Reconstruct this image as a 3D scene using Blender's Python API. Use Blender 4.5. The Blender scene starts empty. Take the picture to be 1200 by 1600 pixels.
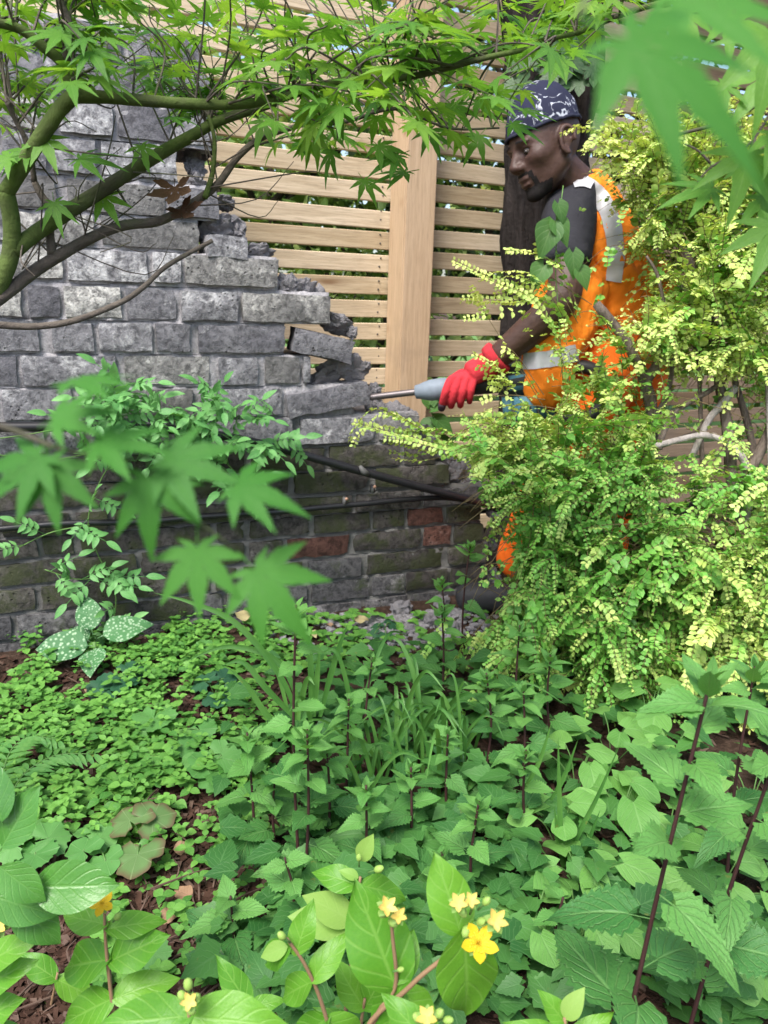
import bpy, bmesh, math, random
import numpy as np
from mathutils import Vector, Matrix, noise as mnoise
from mathutils.bvhtree import BVHTree
R0 = random.Random(7)
S = bpy.context.scene
COL = S.collection

# ------------------------------------------------------------------ camera
FPX = 1209.0                       # focal length in pixels of the 1200x1600 photograph
PITCH, ROLL, CAMZ = math.radians(15), math.radians(1.8), 0.80
CAM = Vector((0, 0, CAMZ))
_f = Vector((0, math.cos(PITCH), -math.sin(PITCH)))
_r = Vector((1, 0, 0))
_u = _r.cross(_f)
CR = _r * math.cos(ROLL) + _u * math.sin(ROLL)
CU = _u * math.cos(ROLL) - _r * math.sin(ROLL)
CF = _f
cam = bpy.data.cameras.new('camera')
cam.sensor_fit = 'VERTICAL'
cam.sensor_height = 34.6
cam.lens = 34.6 * FPX / 1600
cam.clip_start = 0.02
cam.clip_end = 500
cam.dof.use_dof = True
cam.dof.focus_distance = 1.05
cam.dof.aperture_fstop = 10
camo = bpy.data.objects.new('camera', cam)
COL.objects.link(camo)
mw = Matrix((CR, CU, -CF)).transposed().to_4x4()
mw.translation = CAM
camo.matrix_world = mw
S.camera = camo

# ------------------------------------------------------------------ sky, sun, exposure
SUN_EL, SUN_AZ = math.radians(56), math.radians(205)      # azimuth measured clockwise from +Y
w = bpy.data.worlds.new('World')
S.world = w
w.use_nodes = True
nt = w.node_tree
nt.nodes.clear()
sky = nt.nodes.new('ShaderNodeTexSky')
sky.sky_type = 'NISHITA'
sky.sun_disc = False
sky.sun_elevation = SUN_EL
sky.sun_rotation = SUN_AZ
sky.air_density = 1.0
sky.dust_density = 3.0
sky.ozone_density = 0.6
bg = nt.nodes.new('ShaderNodeBackground')
bg.inputs['Strength'].default_value = 0.125
wo = nt.nodes.new('ShaderNodeOutputWorld')
nt.links.new(sky.outputs[0], bg.inputs[0])
nt.links.new(bg.outputs[0], wo.inputs[0])
sun = bpy.data.lights.new('sun', 'SUN')
sun.energy = 2.3
sun.angle = math.radians(26)
sun.color = (1, 0.96, 0.9)
suno = bpy.data.objects.new('sun', sun)
COL.objects.link(suno)
sd = Vector((math.sin(SUN_AZ) * math.cos(SUN_EL), math.cos(SUN_AZ) * math.cos(SUN_EL), math.sin(SUN_EL)))
suno.rotation_euler = (-sd).to_track_quat('-Z', 'Y').to_euler()
S.view_settings.view_transform = 'Standard'
S.view_settings.look = 'None'
S.view_settings.exposure = 1.36
S.view_settings.gamma = 1
S.view_settings.use_curve_mapping = False
try:
    S.cycles.use_denoising = True
    S.cycles.max_bounces = 8
    S.cycles.diffuse_bounces = 3
    S.cycles.transmission_bounces = 4
    S.cycles.glossy_bounces = 2
except Exception:
    pass

# ------------------------------------------------------------------ helpers: places
def ray(px, py):
    return CF + CR * ((px - 600) / FPX) + CU * ((800 - py) / FPX)
def at(px, py, Y):                       # the point of the world at distance Y (world y) seen there
    d = ray(px, py)
    return CAM + d * (Y / d.y)
def ground(px, py, z=0.0):
    d = ray(px, py)
    return CAM + d * ((z - CAMZ) / d.z)
def on_plane(px, py, p0, n):
    d = ray(px, py)
    return CAM + d * ((p0 - CAM).dot(n) / d.dot(n))
def proj(p):
    d = p - CAM
    z = d.dot(CF)
    return 600 + FPX * d.dot(CR) / z, 800 - FPX * d.dot(CU) / z, z

# ------------------------------------------------------------------ helpers: objects
def link(name, me, parent=None, mw=None):
    o = bpy.data.objects.new(name, me)
    COL.objects.link(o)
    if mw is not None:
        o.matrix_basis = mw
    if parent is not None:
        o.parent = parent
        loc = parent.matrix_basis.inverted()
        o.matrix_basis = loc @ o.matrix_basis
    return o
def thing(name, label, cat, loc=(0, 0, 0), group=None):
    o = bpy.data.objects.new(name, None)
    COL.objects.link(o)
    o.empty_display_size = 0.05
    o.matrix_basis = Matrix.Translation(Vector(loc))
    o['label'] = label
    o['category'] = cat
    if group:
        o['group'] = group
    return o
def tag(o, label=None, cat=None, group=None, kind=None):
    for k, v in (('label', label), ('category', cat), ('group', group), ('kind', kind)):
        if v:
            o[k] = v
    return o

class MB:
    """collects vertices, faces, uvs and a per-vertex tint; .mesh() makes the mesh"""
    def __init__(s):
        s.v = []; s.f = []; s.uv = []; s.t = []; s.mi = []
    def add(s, v, f, uv=None, t=0.0, mi=0):
        n = len(s.v)
        s.v.extend(tuple(p) for p in v)
        s.f.extend(tuple(i + n for i in q) for q in f)
        s.uv.extend(uv if uv is not None else [(0.5, 0.5)] * len(v))
        s.t.extend(t if isinstance(t, (list, tuple, np.ndarray)) else [t] * len(v))
        s.mi.extend([mi] * len(f))
    def mesh(s, name, mats, smooth=True, sharp=None):
        me = bpy.data.meshes.new(name)
        me.from_pydata(s.v, [], s.f)
        if not isinstance(mats, (list, tuple)):
            mats = [mats]
        for m in mats:
            me.materials.append(m)
        uvl = me.uv_layers.new(name='UVMap')
        idx = np.empty(len(me.loops), dtype=np.int32)
        me.loops.foreach_get('vertex_index', idx)
        uvl.data.foreach_set('uv', np.array(s.uv, dtype=np.float32)[idx].ravel())
        a = me.attributes.new('tint', 'FLOAT', 'POINT')
        a.data.foreach_set('value', np.array(s.t, dtype=np.float32))
        me.polygons.foreach_set('material_index', np.array(s.mi, dtype=np.int32))
        if smooth:
            me.polygons.foreach_set('use_smooth', [True] * len(me.polygons))
        me.update()
        if sharp:
            me.set_sharp_from_angle(angle=math.radians(sharp))
        return me

def catmull(P, n=6):
    P = [Vector(p) for p in P]
    if len(P) < 3:
        return [P[0].lerp(P[-1], i / n) for i in range(n + 1)]
    Q = [P[0] * 2 - P[1]] + P + [P[-1] * 2 - P[-2]]
    out = []
    for i in range(1, len(Q) - 2):
        a, b, c, d = Q[i - 1:i + 3]
        for k in range(n):
            t = k / n
            out.append(0.5 * ((2 * b) + (c - a) * t + (2 * a - 5 * b + 4 * c - d) * t * t + (3 * b - a - 3 * c + d) * t ** 3))
    out.append(P[-1])
    return out

def tube(mb, P, rad, sides=6, caps=True, rough=0.0, rnd=R0, mi=0, t=0.0):
    """tube along points P; rad a number, or (start, end), or one value per point"""
    n = len(P)
    if isinstance(rad, (int, float)):
        rad = [rad] * n
    elif len(rad) == 2 and n != 2:
        rad = [rad[0] + (rad[1] - rad[0]) * i / (n - 1) for i in range(n)]
    v, f, uv = [], [], []
    up = None
    L = 0
    for i in range(n):
        d = (P[min(i + 1, n - 1)] - P[max(i - 1, 0)])
        if d.length < 1e-9:
            d = Vector((0, 0, 1))
        d.normalize()
        if up is None:
            up = d.orthogonal().normalized()
        up = (up - d * up.dot(d)).normalized()
        sd_ = d.cross(up)
        if i:
            L += (P[i] - P[i - 1]).length
        for k in range(sides):
            a = 2 * math.pi * k / sides
            r = rad[i] * (1 + (rnd.uniform(-rough, rough) if rough else 0))
            v.append(P[i] + (up * math.cos(a) + sd_ * math.sin(a)) * r)
            uv.append((k / sides, L * 10))
    for i in range(n - 1):
        for k in range(sides):
            a, b = i * sides + k, i * sides + (k + 1) % sides
            f.append((a, b, b + sides, a + sides))
    if caps:
        f.append(tuple(range(sides))[::-1])
        f.append(tuple(range((n - 1) * sides, n * sides)))
    mb.add(v, f, uv, t, mi)

def frame(pos, d, up=Vector((0, 0, 1)), s=1.0, roll=0.0):
    """matrix whose Y runs along d and whose Z is near up"""
    y = Vector(d).normalized()
    z = Vector(up)
    z = z - y * z.dot(y)
    if z.length < 1e-4:
        z = y.orthogonal()
    z.normalize()
    x = y.cross(z)
    m = Matrix((x, y, z)).transposed().to_4x4()
    if roll:
        m = m @ Matrix.Rotation(roll, 4, 'Y')
    return Matrix.Translation(Vector(pos)) @ m @ Matrix.Scale(s, 4)

# ------------------------------------------------------------------ helpers: materials
def newmat(name):
    m = bpy.data.materials.new(name)
    m.use_nodes = True
    t = m.node_tree
    t.nodes.clear()
    out = t.nodes.new('ShaderNodeOutputMaterial')
    return m, t, out
def N(t, typ, **kw):
    n = t.nodes.new(typ)
    for k, v in kw.items():
        if k in n.inputs:
            n.inputs[k].default_value = v
        else:
            setattr(n, k, v)
    return n
def math_(t, op, a, b=None, clamp=False):
    n = t.nodes.new('ShaderNodeMath')
    n.operation = op
    n.use_clamp = clamp
    for i, x in enumerate((a, b)):
        if x is None:
            continue
        if isinstance(x, (int, float)):
            n.inputs[i].default_value = x
        else:
            t.links.new(x, n.inputs[i])
    return n.outputs[0]
def mixc(t, fac, a, b, mode='MIX'):
    n = t.nodes.new('ShaderNodeMixRGB')
    n.blend_type = mode
    for i, x in enumerate((fac, a, b)):
        if isinstance(x, (int, float)):
            n.inputs[i].default_value = x
        elif isinstance(x, tuple):
            n.inputs[i].default_value = (*x[:3], 1)
        else:
            t.links.new(x, n.inputs[i])
    return n.outputs[0]
def ramp(t, fac, stops, interp='LINEAR'):
    n = t.nodes.new('ShaderNodeValToRGB')
    n.color_ramp.interpolation = interp
    e = n.color_ramp.elements
    while len(e) < len(stops):
        e.new(0.5)
    for i, (p, c) in enumerate(stops):
        e[i].position = p
        e[i].color = (c, c, c, 1) if isinstance(c, (int, float)) else (*c, 1)
    t.links.new(fac, n.inputs[0])
    return n.outputs[0]
def noise_(t, vec, scale, detail=4, rough=0.55, dist=0.0):
    n = N(t, 'ShaderNodeTexNoise', Scale=scale, Detail=detail, Roughness=rough, Distortion=dist)
    if vec is not None:
        t.links.new(vec, n.inputs['Vector'])
    return n.outputs['Fac']
def coords(t, which='Object', scale=None, rand=True):
    c = t.nodes.new('ShaderNodeTexCoord').outputs[which]
    if rand:
        oi = t.nodes.new('ShaderNodeObjectInfo')
        k = math_(t, 'MULTIPLY', oi.outputs['Random'], 37.0)
        a = N(t, 'ShaderNodeVectorMath', operation='ADD')
        t.links.new(c, a.inputs[0])
        t.links.new(k, a.inputs[1])
        c = a.outputs[0]
    if scale:
        m = N(t, 'ShaderNodeMapping')
        m.inputs['Scale'].default_value = scale
        t.links.new(c, m.inputs['Vector'])
        c = m.outputs[0]
    return c
def bump(t, h, strength=0.3, dist=0.01):
    b = N(t, 'ShaderNodeBump', Strength=strength, Distance=dist)
    t.links.new(h, b.inputs['Height'])
    return b.outputs[0]
def surf(t, out, col, rough=0.7, nrm=None, spec=0.3):
    p = N(t, 'ShaderNodeBsdfPrincipled')
    if isinstance(col, tuple):
        p.inputs['Base Color'].default_value = (*col, 1)
    else:
        t.links.new(col, p.inputs['Base Color'])
    if isinstance(rough, (int, float)):
        p.inputs['Roughness'].default_value = rough
    else:
        t.links.new(rough, p.inputs['Roughness'])
    p.inputs['Specular IOR Level'].default_value = spec
    if nrm is not None:
        t.links.new(nrm, p.inputs['Normal'])
    t.links.new(p.outputs[0], out.inputs[0])
    return p
def plain(name, col, rough=0.6, spec=0.3, var=0.25, scale=25, bmp=0.2, metal=0.0):
    m, t, out = newmat(name)
    c = coords(t)
    f = noise_(t, c, scale, 5)
    k = tuple(x * (1 - var) for x in col)
    k2 = tuple(min(1, x * (1 + var)) for x in col)
    p = surf(t, out, mixc(t, f, k, k2), rough, bump(t, f, bmp, 0.004), spec)
    p.inputs['Metallic'].default_value = metal
    return m
def leaf_mat(name, dark, light, vein, nv=6, k=0.5, rough=0.45, trans=0.35, spec=0.35, tint=False, vs=0.5, blotch=None, blotch_scale=60, blotch_at=(0.6, 0.66), edge=None, bmp=0.35, mid=None):
    m, t, out = newmat(name)
    uv = t.nodes.new('ShaderNodeUVMap').outputs[0]
    sep = t.nodes.new('ShaderNodeSeparateXYZ')
    t.links.new(uv, sep.inputs[0])
    u = math_(t, 'ABSOLUTE', math_(t, 'MULTIPLY', math_(t, 'SUBTRACT', sep.outputs[0], 0.5), 2.0))
    midrib = ramp(t, u, [(0.02, 1.0), (0.09, 0.0)])
    ph = math_(t, 'FRACT', math_(t, 'SUBTRACT', math_(t, 'MULTIPLY', sep.outputs[1], float(nv)), math_(t, 'MULTIPLY', u, k * nv * 0.5)))
    side = ramp(t, math_(t, 'ABSOLUTE', math_(t, 'SUBTRACT', ph, 0.5)), [(0.03, 0.8), (0.12, 0.0)])
    vm = math_(t, 'MAXIMUM', midrib, side)
    c = coords(t)
    nz = noise_(t, c, 30, 3)
    if tint:
        r = N(t, 'ShaderNodeAttribute', attribute_name='tint').outputs['Fac']
    else:
        r = t.nodes.new('ShaderNodeObjectInfo').outputs['Random']
    fac = math_(t, 'ADD', math_(t, 'MULTIPLY', r, 0.75), math_(t, 'MULTIPLY', math_(t, 'SUBTRACT', nz, 0.35), 0.6), clamp=True)
    col = mixc(t, fac, dark, light) if mid is None else ramp(t, fac, [(0.0, dark), (0.5, mid), (0.95, light)])
    if edge:
        col = mixc(t, ramp(t, sep.outputs[1], [(0.68, 0.0), (1.0, 0.85)]), col, edge)
    if blotch:
        vo = N(t, 'ShaderNodeTexVoronoi', Scale=float(blotch_scale))
        t.links.new(coords(t), vo.inputs['Vector'])
        bm_ = ramp(t, vo.outputs['Distance'], [(blotch_at[0] - 0.1, 1.0), (blotch_at[1], 0.0)])
        col = mixc(t, bm_, col, blotch)
    col = mixc(t, math_(t, 'MULTIPLY', vm, vs), col, vein)
    wear = ramp(t, noise_(t, c, 70, 3, 0.6), [(0.66, 0.0), (0.73, 0.5)])
    col = mixc(t, wear, col, (0.20, 0.19, 0.05))
    h = math_(t, 'SUBTRACT', math_(t, 'MULTIPLY', nz, 0.5), math_(t, 'MULTIPLY', vm, 0.6))
    nb = bump(t, h, bmp, 0.002)
    p = N(t, 'ShaderNodeBsdfPrincipled')
    t.links.new(col, p.inputs['Base Color'])
    p.inputs['Roughness'].default_value = rough
    p.inputs['Specular IOR Level'].default_value = spec
    t.links.new(nb, p.inputs['Normal'])
    tr = N(t, 'ShaderNodeBsdfTranslucent')
    tc = mixc(t, 1.0, col, (1.25, 1.15, 0.55), 'MULTIPLY')
    t.links.new(tc, tr.inputs[0])
    mx = N(t, 'ShaderNodeMixShader', Fac=trans)
    t.links.new(p.outputs[0], mx.inputs[1])
    t.links.new(tr.outputs[0], mx.inputs[2])
    t.links.new(mx.outputs[0], out.inputs[0])
    return m

# ------------------------------------------------------------------ helpers: leaf shapes (origin at the stalk, blade along +Y, face up +Z)
def blade(h, nt_=8, nu=2, notch=0.0, serr=0.0, nser=9, fold=0.2, droop=0.2, wave=0.0, stalk=0.0, seed=0, pw=1.5):
    """unit-long leaf blade; h(t) half width"""
    v, uv, f = [], [], []
    rr = random.Random(seed)
    ph = rr.uniform(0, 6)
    cols = [k / nu for k in range(-nu, nu + 1)]
    for i in range(nt_ + 1):
        t = i / nt_
        hw = max(h(t), 0.0004)
        for u in cols:
            e = 1.0
            if serr and abs(u) == 1:
                sw = (t * nser) % 1.0
                e += serr * (0.5 - sw) * min(1, 6 * (1 - t))
            x = u * hw * e
            y = t - notch * (abs(u) ** pw) * max(0, 1 - t * 2.2) ** 2
            z = fold * abs(x) - droop * t * t + wave * math.sin(t * 9 + ph + (2 if u > 0 else 0)) * abs(u)
            v.append(Vector((x, y, z)))
            uv.append((u * 0.5 + 0.5, t))
    w_ = len(cols)
    for i in range(nt_):
        for k in range(w_ - 1):
            a = i * w_ + k
            f.append((a, a + 1, a + 1 + w_, a + w_))
    if stalk:
        n = len(v)
        for (yy, zz) in ((-stalk, -stalk * 0.15), (0.02, -0.004)):
            for a in range(3):
                v.append(Vector((0.011 * math.cos(a * 2.1), yy, zz + 0.011 * math.sin(a * 2.1))))
                uv.append((0.5, 0.0))
        for a in range(3):
            f.append((n + a, n + (a + 1) % 3, n + 3 + (a + 1) % 3, n + 3 + a))
        v = [p + Vector((0, stalk, stalk * 0.15)) for p in v]
    return v, f, uv
def lobes(angles, radii, width=0.16, n=7, droop=0.15, fold=0.25, serr=0.06, stalk=0.0, peak=0.45):
    """palmate leaf: one strip for each lobe, bounded by the bisector to its neighbours"""
    v, uv, f = [], [], []
    A = [math.radians(a) for a in angles]
    for j, a in enumerate(A):
        L = radii[j]
        g1 = (A[j + 1] - a) / 2 if j + 1 < len(A) else math.radians(26)
        g0 = (a - A[j - 1]) / 2 if j > 0 else math.radians(26)
        d = Vector((math.sin(a), math.cos(a), 0))
        s = Vector((math.cos(a), -math.sin(a), 0))
        base = len(v)
        for i in range(n + 1):
            t = i / n
            r = L * t
            Wd = width * L * (math.sin(math.pi * min(1, (t / peak)) / 2) if t < peak else max(0, 1 - ((t - peak) / (1 - peak)) ** 1.25))
            for sg, g in ((-1, g0), (0, 0), (1, g1)):
                hw = min(r * math.tan(min(g, 1.2)), max(Wd, 0.0) + 0.0)
                if serr and 0 < i < n:
                    hw *= 1 + (serr if i % 2 else -serr)
                p = d * r + s * (sg * hw)
                p.z = fold * abs(hw) * abs(sg) * t - droop * r * r
                v.append(p)
                uv.append((sg * 0.5 + 0.5, t))
        for i in range(n):
            for k in range(2):
                q = base + i * 3 + k
                f.append((q, q + 1, q + 4, q + 3))
    if stalk:
        m = len(v)
        for (yy, zz) in ((-stalk, -stalk * 0.1), (0.02, -0.004)):
            for a in range(3):
                v.append(Vector((0.012 * math.cos(a * 2.1), yy, zz + 0.012 * math.sin(a * 2.1))))
                uv.append((0.5, 0.0))
        for a in range(3):
            f.append((m + a, m + (a + 1) % 3, m + 3 + (a + 1) % 3, m + 3 + a))
        v = [p + Vector((0, stalk, stalk * 0.1)) for p in v]
    return v, f, uv
def disc(rf, nth=36, rings=3, cup=0.15, wave=0.03, stalk=0.0, gap=0.0):
    """round leaf seen from its stalk point: rf(theta) radius, theta 0 = tip (+Y)"""
    v, uv, f = [Vector((0, 0, 0))], [(0.5, 0.0)], []
    for i in range(1, rings + 1):
        q = i / rings
        for k in range(nth + 1):
            th = -math.pi + gap + (2 * math.pi - 2 * gap) * k / nth
            r = rf(th) * q
            v.append(Vector((math.sin(th) * r, math.cos(th) * r, cup * r * r + wave * math.sin(5 * th) * q * q - 0.02 * q)))
            uv.append((0.5 + abs((th / math.pi) * 3.5 - round((th / math.pi) * 3.5)), q * 0.99))
    w_ = nth + 1
    for k in range(nth):
        f.append((0, 1 + k, 2 + k))
    for i in range(rings - 1):
        for k in range(nth):
            a = 1 + i * w_ + k
            f.append((a, a + w_, a + 1 + w_, a + 1))
    if stalk:
        m = len(v)
        for (yy, zz) in ((-stalk * 0.5, -stalk), (0.0, -0.004)):
            for a in range(3):
                v.append(Vector((0.014 * math.cos(a * 2.1), yy + 0.014 * math.sin(a * 2.1), zz)))
                uv.append((0.5, 0.0))
        for a in range(3):
            f.append((m + a, m + (a + 1) % 3, m + 3 + (a + 1) % 3, m + 3 + a))
    return v, f, uv
def shape_mesh(name, g, mat):
    mb = MB()
    mb.add(*g)
    return mb.mesh(name, mat)
def stamp(mb, g, M, t=0.0, mi=0):
    v, f, uv = g
    mb.add([M @ p for p in v], f, uv, t, mi)
def ovate(w, peak=0.35, sharp=1.0):
    def h(t):
        if t < peak:
            return w * math.sin(math.pi / 2 * (t / peak) ** 0.7)
        return w * max(0.0, math.cos(math.pi / 2 * ((t - peak) / (1 - peak)) ** sharp))
    return h
def cordate(w, peak=0.22, tip=1.15):
    def h(t):
        if t < peak:
            return w * (0.35 + 0.65 * math.sin(math.pi / 2 * t / peak)) if t > 0 else w * 0.3
        return w * max(0.0, 1 - ((t - peak) / (1 - peak)) ** tip)
    return h
# ================================================================== MATERIALS OF THE SETTING
def brick_mat(name, darkc, midc, pale, pale_amt, moss=None, moss_amt=0.0):
    m, t, out = newmat(name)
    c = coords(t)
    oi = t.nodes.new('ShaderNodeObjectInfo').outputs['Random']
    n1 = noise_(t, c, 9, 6, 0.6)
    n2 = noise_(t, c, 62, 8, 0.72, 0.25)
    n3 = noise_(t, c, 19, 9, 0.75, 0.3)
    n4 = noise_(t, c, 260, 3, 0.6)
    base = mixc(t, ramp(t, math_(t, 'ADD', math_(t, 'MULTIPLY', n1, 0.7), math_(t, 'MULTIPLY', oi, 0.28)), [(0.28, 0.0), (0.72, 1.0)]), darkc, midc)
    base = mixc(t, ramp(t, n2, [(0.38, 0.85), (0.56, 0.0)]), base, tuple(x * 0.42 for x in darkc))
    lo = 0.60 - pale_amt * 0.3
    pm = ramp(t, math_(t, 'ADD', math_(t, 'MULTIPLY', n3, 0.8), math_(t, 'MULTIPLY', math_(t, 'SUBTRACT', oi, 0.5), 0.16)), [(lo, 0.0), (lo + 0.14, 1.0)])
    pm = math_(t, 'MULTIPLY', pm, ramp(t, n2, [(0.38, 0.15), (0.58, 1.0)]))
    base = mixc(t, pm, base, pale)
    if moss:
        mm = ramp(t, noise_(t, c, 12, 6, 0.65, 0.4), [(0.62 - moss_amt * 0.4, 0.0), (0.75 - moss_amt * 0.4, 0.9)])
        base = mixc(t, mm, base, moss)
    vo = N(t, 'ShaderNodeTexVoronoi', Scale=70.0)
    t.links.new(c, vo.inputs['Vector'])
    pit = ramp(t, vo.outputs['Distance'], [(0.10, 1.0), (0.22, 0.0)])
    pit = math_(t, 'MULTIPLY', pit, ramp(t, n1, [(0.5, 0.0), (0.62, 1.0)]))
    base = mixc(t, math_(t, 'MULTIPLY', pit, 0.8), base, (0.02, 0.02, 0.02))
    base = mixc(t, math_(t, 'MULTIPLY', math_(t, 'SUBTRACT', n4, 0.4), 0.8, clamp=True), base, (0.5, 0.5, 0.5), 'OVERLAY')
    h = math_(t, 'ADD', math_(t, 'MULTIPLY', n2, 1.0), math_(t, 'ADD', math_(t, 'MULTIPLY', n4, 0.25), math_(t, 'MULTIPLY', pit, -1.2)))
    h = math_(t, 'ADD', h, math_(t, 'MULTIPLY', n3, 0.8))
    surf(t, out, base, 0.88, bump(t, h, 0.85, 0.0065), 0.2)
    return m
M_BRICK = brick_mat('weathered_grey_brick', (0.135, 0.134, 0.152), (0.33, 0.328, 0.345), (0.72, 0.72, 0.73), 0.60)
M_BRICKPALE = brick_mat('limewashed_brick', (0.15, 0.148, 0.15), (0.32, 0.315, 0.305), (0.70, 0.69, 0.66), 0.62)
M_BRICKDARK = brick_mat('damp_dark_brick', (0.050, 0.046, 0.046), (0.135, 0.123, 0.115), (0.32, 0.31, 0.30), 0.34, (0.046, 0.055, 0.026), 0.42)
M_BRICKFOOT = brick_mat('damp_grey_brick', (0.06, 0.06, 0.066), (0.18, 0.176, 0.18), (0.42, 0.41, 0.42), 0.48, (0.055, 0.07, 0.035), 0.15)
M_BRICKRED = brick_mat('damp_red_brick', (0.070, 0.036, 0.030), (0.165, 0.080, 0.063), (0.30, 0.22, 0.20), 0.34, (0.05, 0.055, 0.03), 0.1)
def mortar_mat(name, a, b, moss=None):
    m, t, out = newmat(name)
    c = coords(t)
    n1 = noise_(t, c, 14, 6, 0.65)
    n2 = noise_(t, c, 120, 5, 0.7)
    col = mixc(t, n1, a, b)
    col = mixc(t, ramp(t, n2, [(0.35, 0.5), (0.55, 0.0)]), col, tuple(x * 0.5 for x in a))
    if moss:
        g = t.nodes.new('ShaderNodeNewGeometry').outputs['Position']
        sp = t.nodes.new('ShaderNodeSeparateXYZ')
        t.links.new(g, sp.inputs[0])
        hz = math_(t, 'ADD', sp.outputs[2], math_(t, 'MULTIPLY', math_(t, 'SUBTRACT', n1, 0.5), 0.5))
        col = mixc(t, ramp(t, hz, [(0.38, 0.8), (0.62, 0.0)]), col, moss)      # algae on the damp foot of the wall
    surf(t, out, col, 0.95, bump(t, math_(t, 'ADD', n1, n2), 0.7, 0.006), 0.15)
    return m
M_MORTAR = mortar_mat('old_lime_mortar', (0.22, 0.215, 0.23), (0.44, 0.43, 0.45), (0.10, 0.10, 0.09))
M_RUBBLE = mortar_mat('broken_mortar', (0.15, 0.146, 0.158), (0.38, 0.37, 0.39))
def wood_mat(name, a, b, knot, gs=(3.0, 60, 60)):
    m, t, out = newmat(name)
    c = coords(t)
    mp = N(t, 'ShaderNodeMapping')
    mp.inputs['Scale'].default_value = gs
    t.links.new(c, mp.inputs['Vector'])
    g = noise_(t, mp.outputs[0], 1.6, 5, 0.6, 0.8)
    big = noise_(t, c, 2.2, 3)
    oi = t.nodes.new('ShaderNodeObjectInfo').outputs['Random']
    col = mixc(t, ramp(t, g, [(0.28, 0.0), (0.66, 1.0)]), a, b)
    fine = noise_(t, mp.outputs[0], 6.0, 4, 0.7)
    col = mixc(t, ramp(t, fine, [(0.36, 0.5), (0.5, 0.0)]), col, tuple(x * 0.6 for x in a))
    stain = noise_(t, c, 5.0, 4, 0.6)
    col = mixc(t, ramp(t, stain, [(0.56, 0.0), (0.72, 0.45)]), col, tuple(0.55 * x + 0.05 for x in a))
    col = mixc(t, math_(t, 'MULTIPLY', big, 0.35), col, tuple(x * 0.75 for x in a))
    mp2 = N(t, 'ShaderNodeMapping')
    mp2.inputs['Scale'].default_value = (2.6, 12, 12)
    t.links.new(c, mp2.inputs['Vector'])
    vo = N(t, 'ShaderNodeTexVoronoi', Scale=1.0)
    t.links.new(mp2.outputs[0], vo.inputs['Vector'])
    kn = ramp(t, vo.outputs['Distance'], [(0.05, 0.85), (0.13, 0.25), (0.24, 0.0)])
    col = mixc(t, kn, col, knot)
    hsv = N(t, 'ShaderNodeHueSaturation')
    t.links.new(col, hsv.inputs['Color'])
    t.links.new(math_(t, 'ADD', math_(t, 'MULTIPLY', oi, 0.3), 0.84), hsv.inputs['Value'])
    t.links.new(math_(t, 'ADD', math_(t, 'MULTIPLY', oi, -0.2), 1.08), hsv.inputs['Saturation'])
    surf(t, out, hsv.outputs[0], 0.72, bump(t, g, 0.35, 0.002), 0.2)
    return m
M_SLAT = wood_mat('sawn_pine', (0.42, 0.32, 0.20), (0.64, 0.52, 0.36), (0.20, 0.115, 0.06))
M_SLATSHADED = wood_mat('shaded_pine', (0.155, 0.105, 0.062), (0.25, 0.175, 0.108), (0.09, 0.055, 0.03))  # same pine, with the shade behind the tree put into a darker colour
M_POST = wood_mat('sawn_pine_post', (0.44, 0.31, 0.19), (0.57, 0.42, 0.28), (0.27, 0.15, 0.07), (60, 60, 2.2))
def soil_mat():
    m, t, out = newmat('bark_soil')
    c = coords(t, rand=False)
    n1 = noise_(t, c, 6, 6, 0.6)
    n2 = noise_(t, c, 60, 6, 0.7)
    col = mixc(t, n1, (0.022, 0.014, 0.010), (0.075, 0.045, 0.032))
    col = mixc(t, ramp(t, n2, [(0.45, 0.0), (0.7, 0.7)]), col, (0.13, 0.085, 0.065))
    surf(t, out, col, 0.95, bump(t, n2, 0.9, 0.02), 0.15)
    return m
M_SOIL = soil_mat()
M_LAWN = plain('lawn_grass', (0.10, 0.20, 0.045), 0.8, 0.2, 0.45, 12, 0.6)
def bark_mat(name, a, b, moss=None, amt=0.5, sc=(18, 18, 3.5), strength=0.9):
    m, t, out = newmat(name)
    c = coords(t, rand=False)
    mp = N(t, 'ShaderNodeMapping')
    mp.inputs['Scale'].default_value = sc
    t.links.new(c, mp.inputs['Vector'])
    g = noise_(t, mp.outputs[0], 1.5, 8, 0.68, 0.6)
    f = noise_(t, c, 70, 4)
    col = mixc(t, ramp(t, g, [(0.35, 0.0), (0.62, 1.0)]), a, b)
    col = mixc(t, math_(t, 'MULTIPLY', f, 0.4), col, tuple(x * 1.5 for x in b))
    if moss:
        n = noise_(t, c, 7, 5, 0.6)
        col = mixc(t, ramp(t, n, [(0.62 - amt * 0.5, 0.0), (0.8 - amt * 0.5, 1.0)]), col, moss)
    surf(t, out, col, 0.85, bump(t, math_(t, 'ADD', g, math_(t, 'MULTIPLY', f, 0.3)), strength, 0.02), 0.2)
    return m
M_BARK = bark_mat('rough_tree_bark', (0.007, 0.006, 0.005), (0.040, 0.033, 0.031))
M_MAPLEBARK = bark_mat('green_maple_bark', (0.045, 0.062, 0.018), (0.085, 0.125, 0.032), (0.065, 0.055, 0.045), 0.28, (30, 30, 30), 0.35)
M_MAPLEGREY = bark_mat('grey_maple_bark', (0.05, 0.042, 0.036), (0.115, 0.098, 0.082), (0.06, 0.085, 0.03), 0.25, (30, 30, 30), 0.45)
M_STEMGREY = bark_mat('peeling_grey_bark', (0.06, 0.045, 0.036), (0.19, 0.155, 0.13), None, 0, (60, 60, 9), 0.8)
M_STEMPALE = bark_mat('bleached_dead_wood', (0.20, 0.175, 0.165), (0.42, 0.38, 0.36), None, 0, (50, 50, 8), 0.6)

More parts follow.
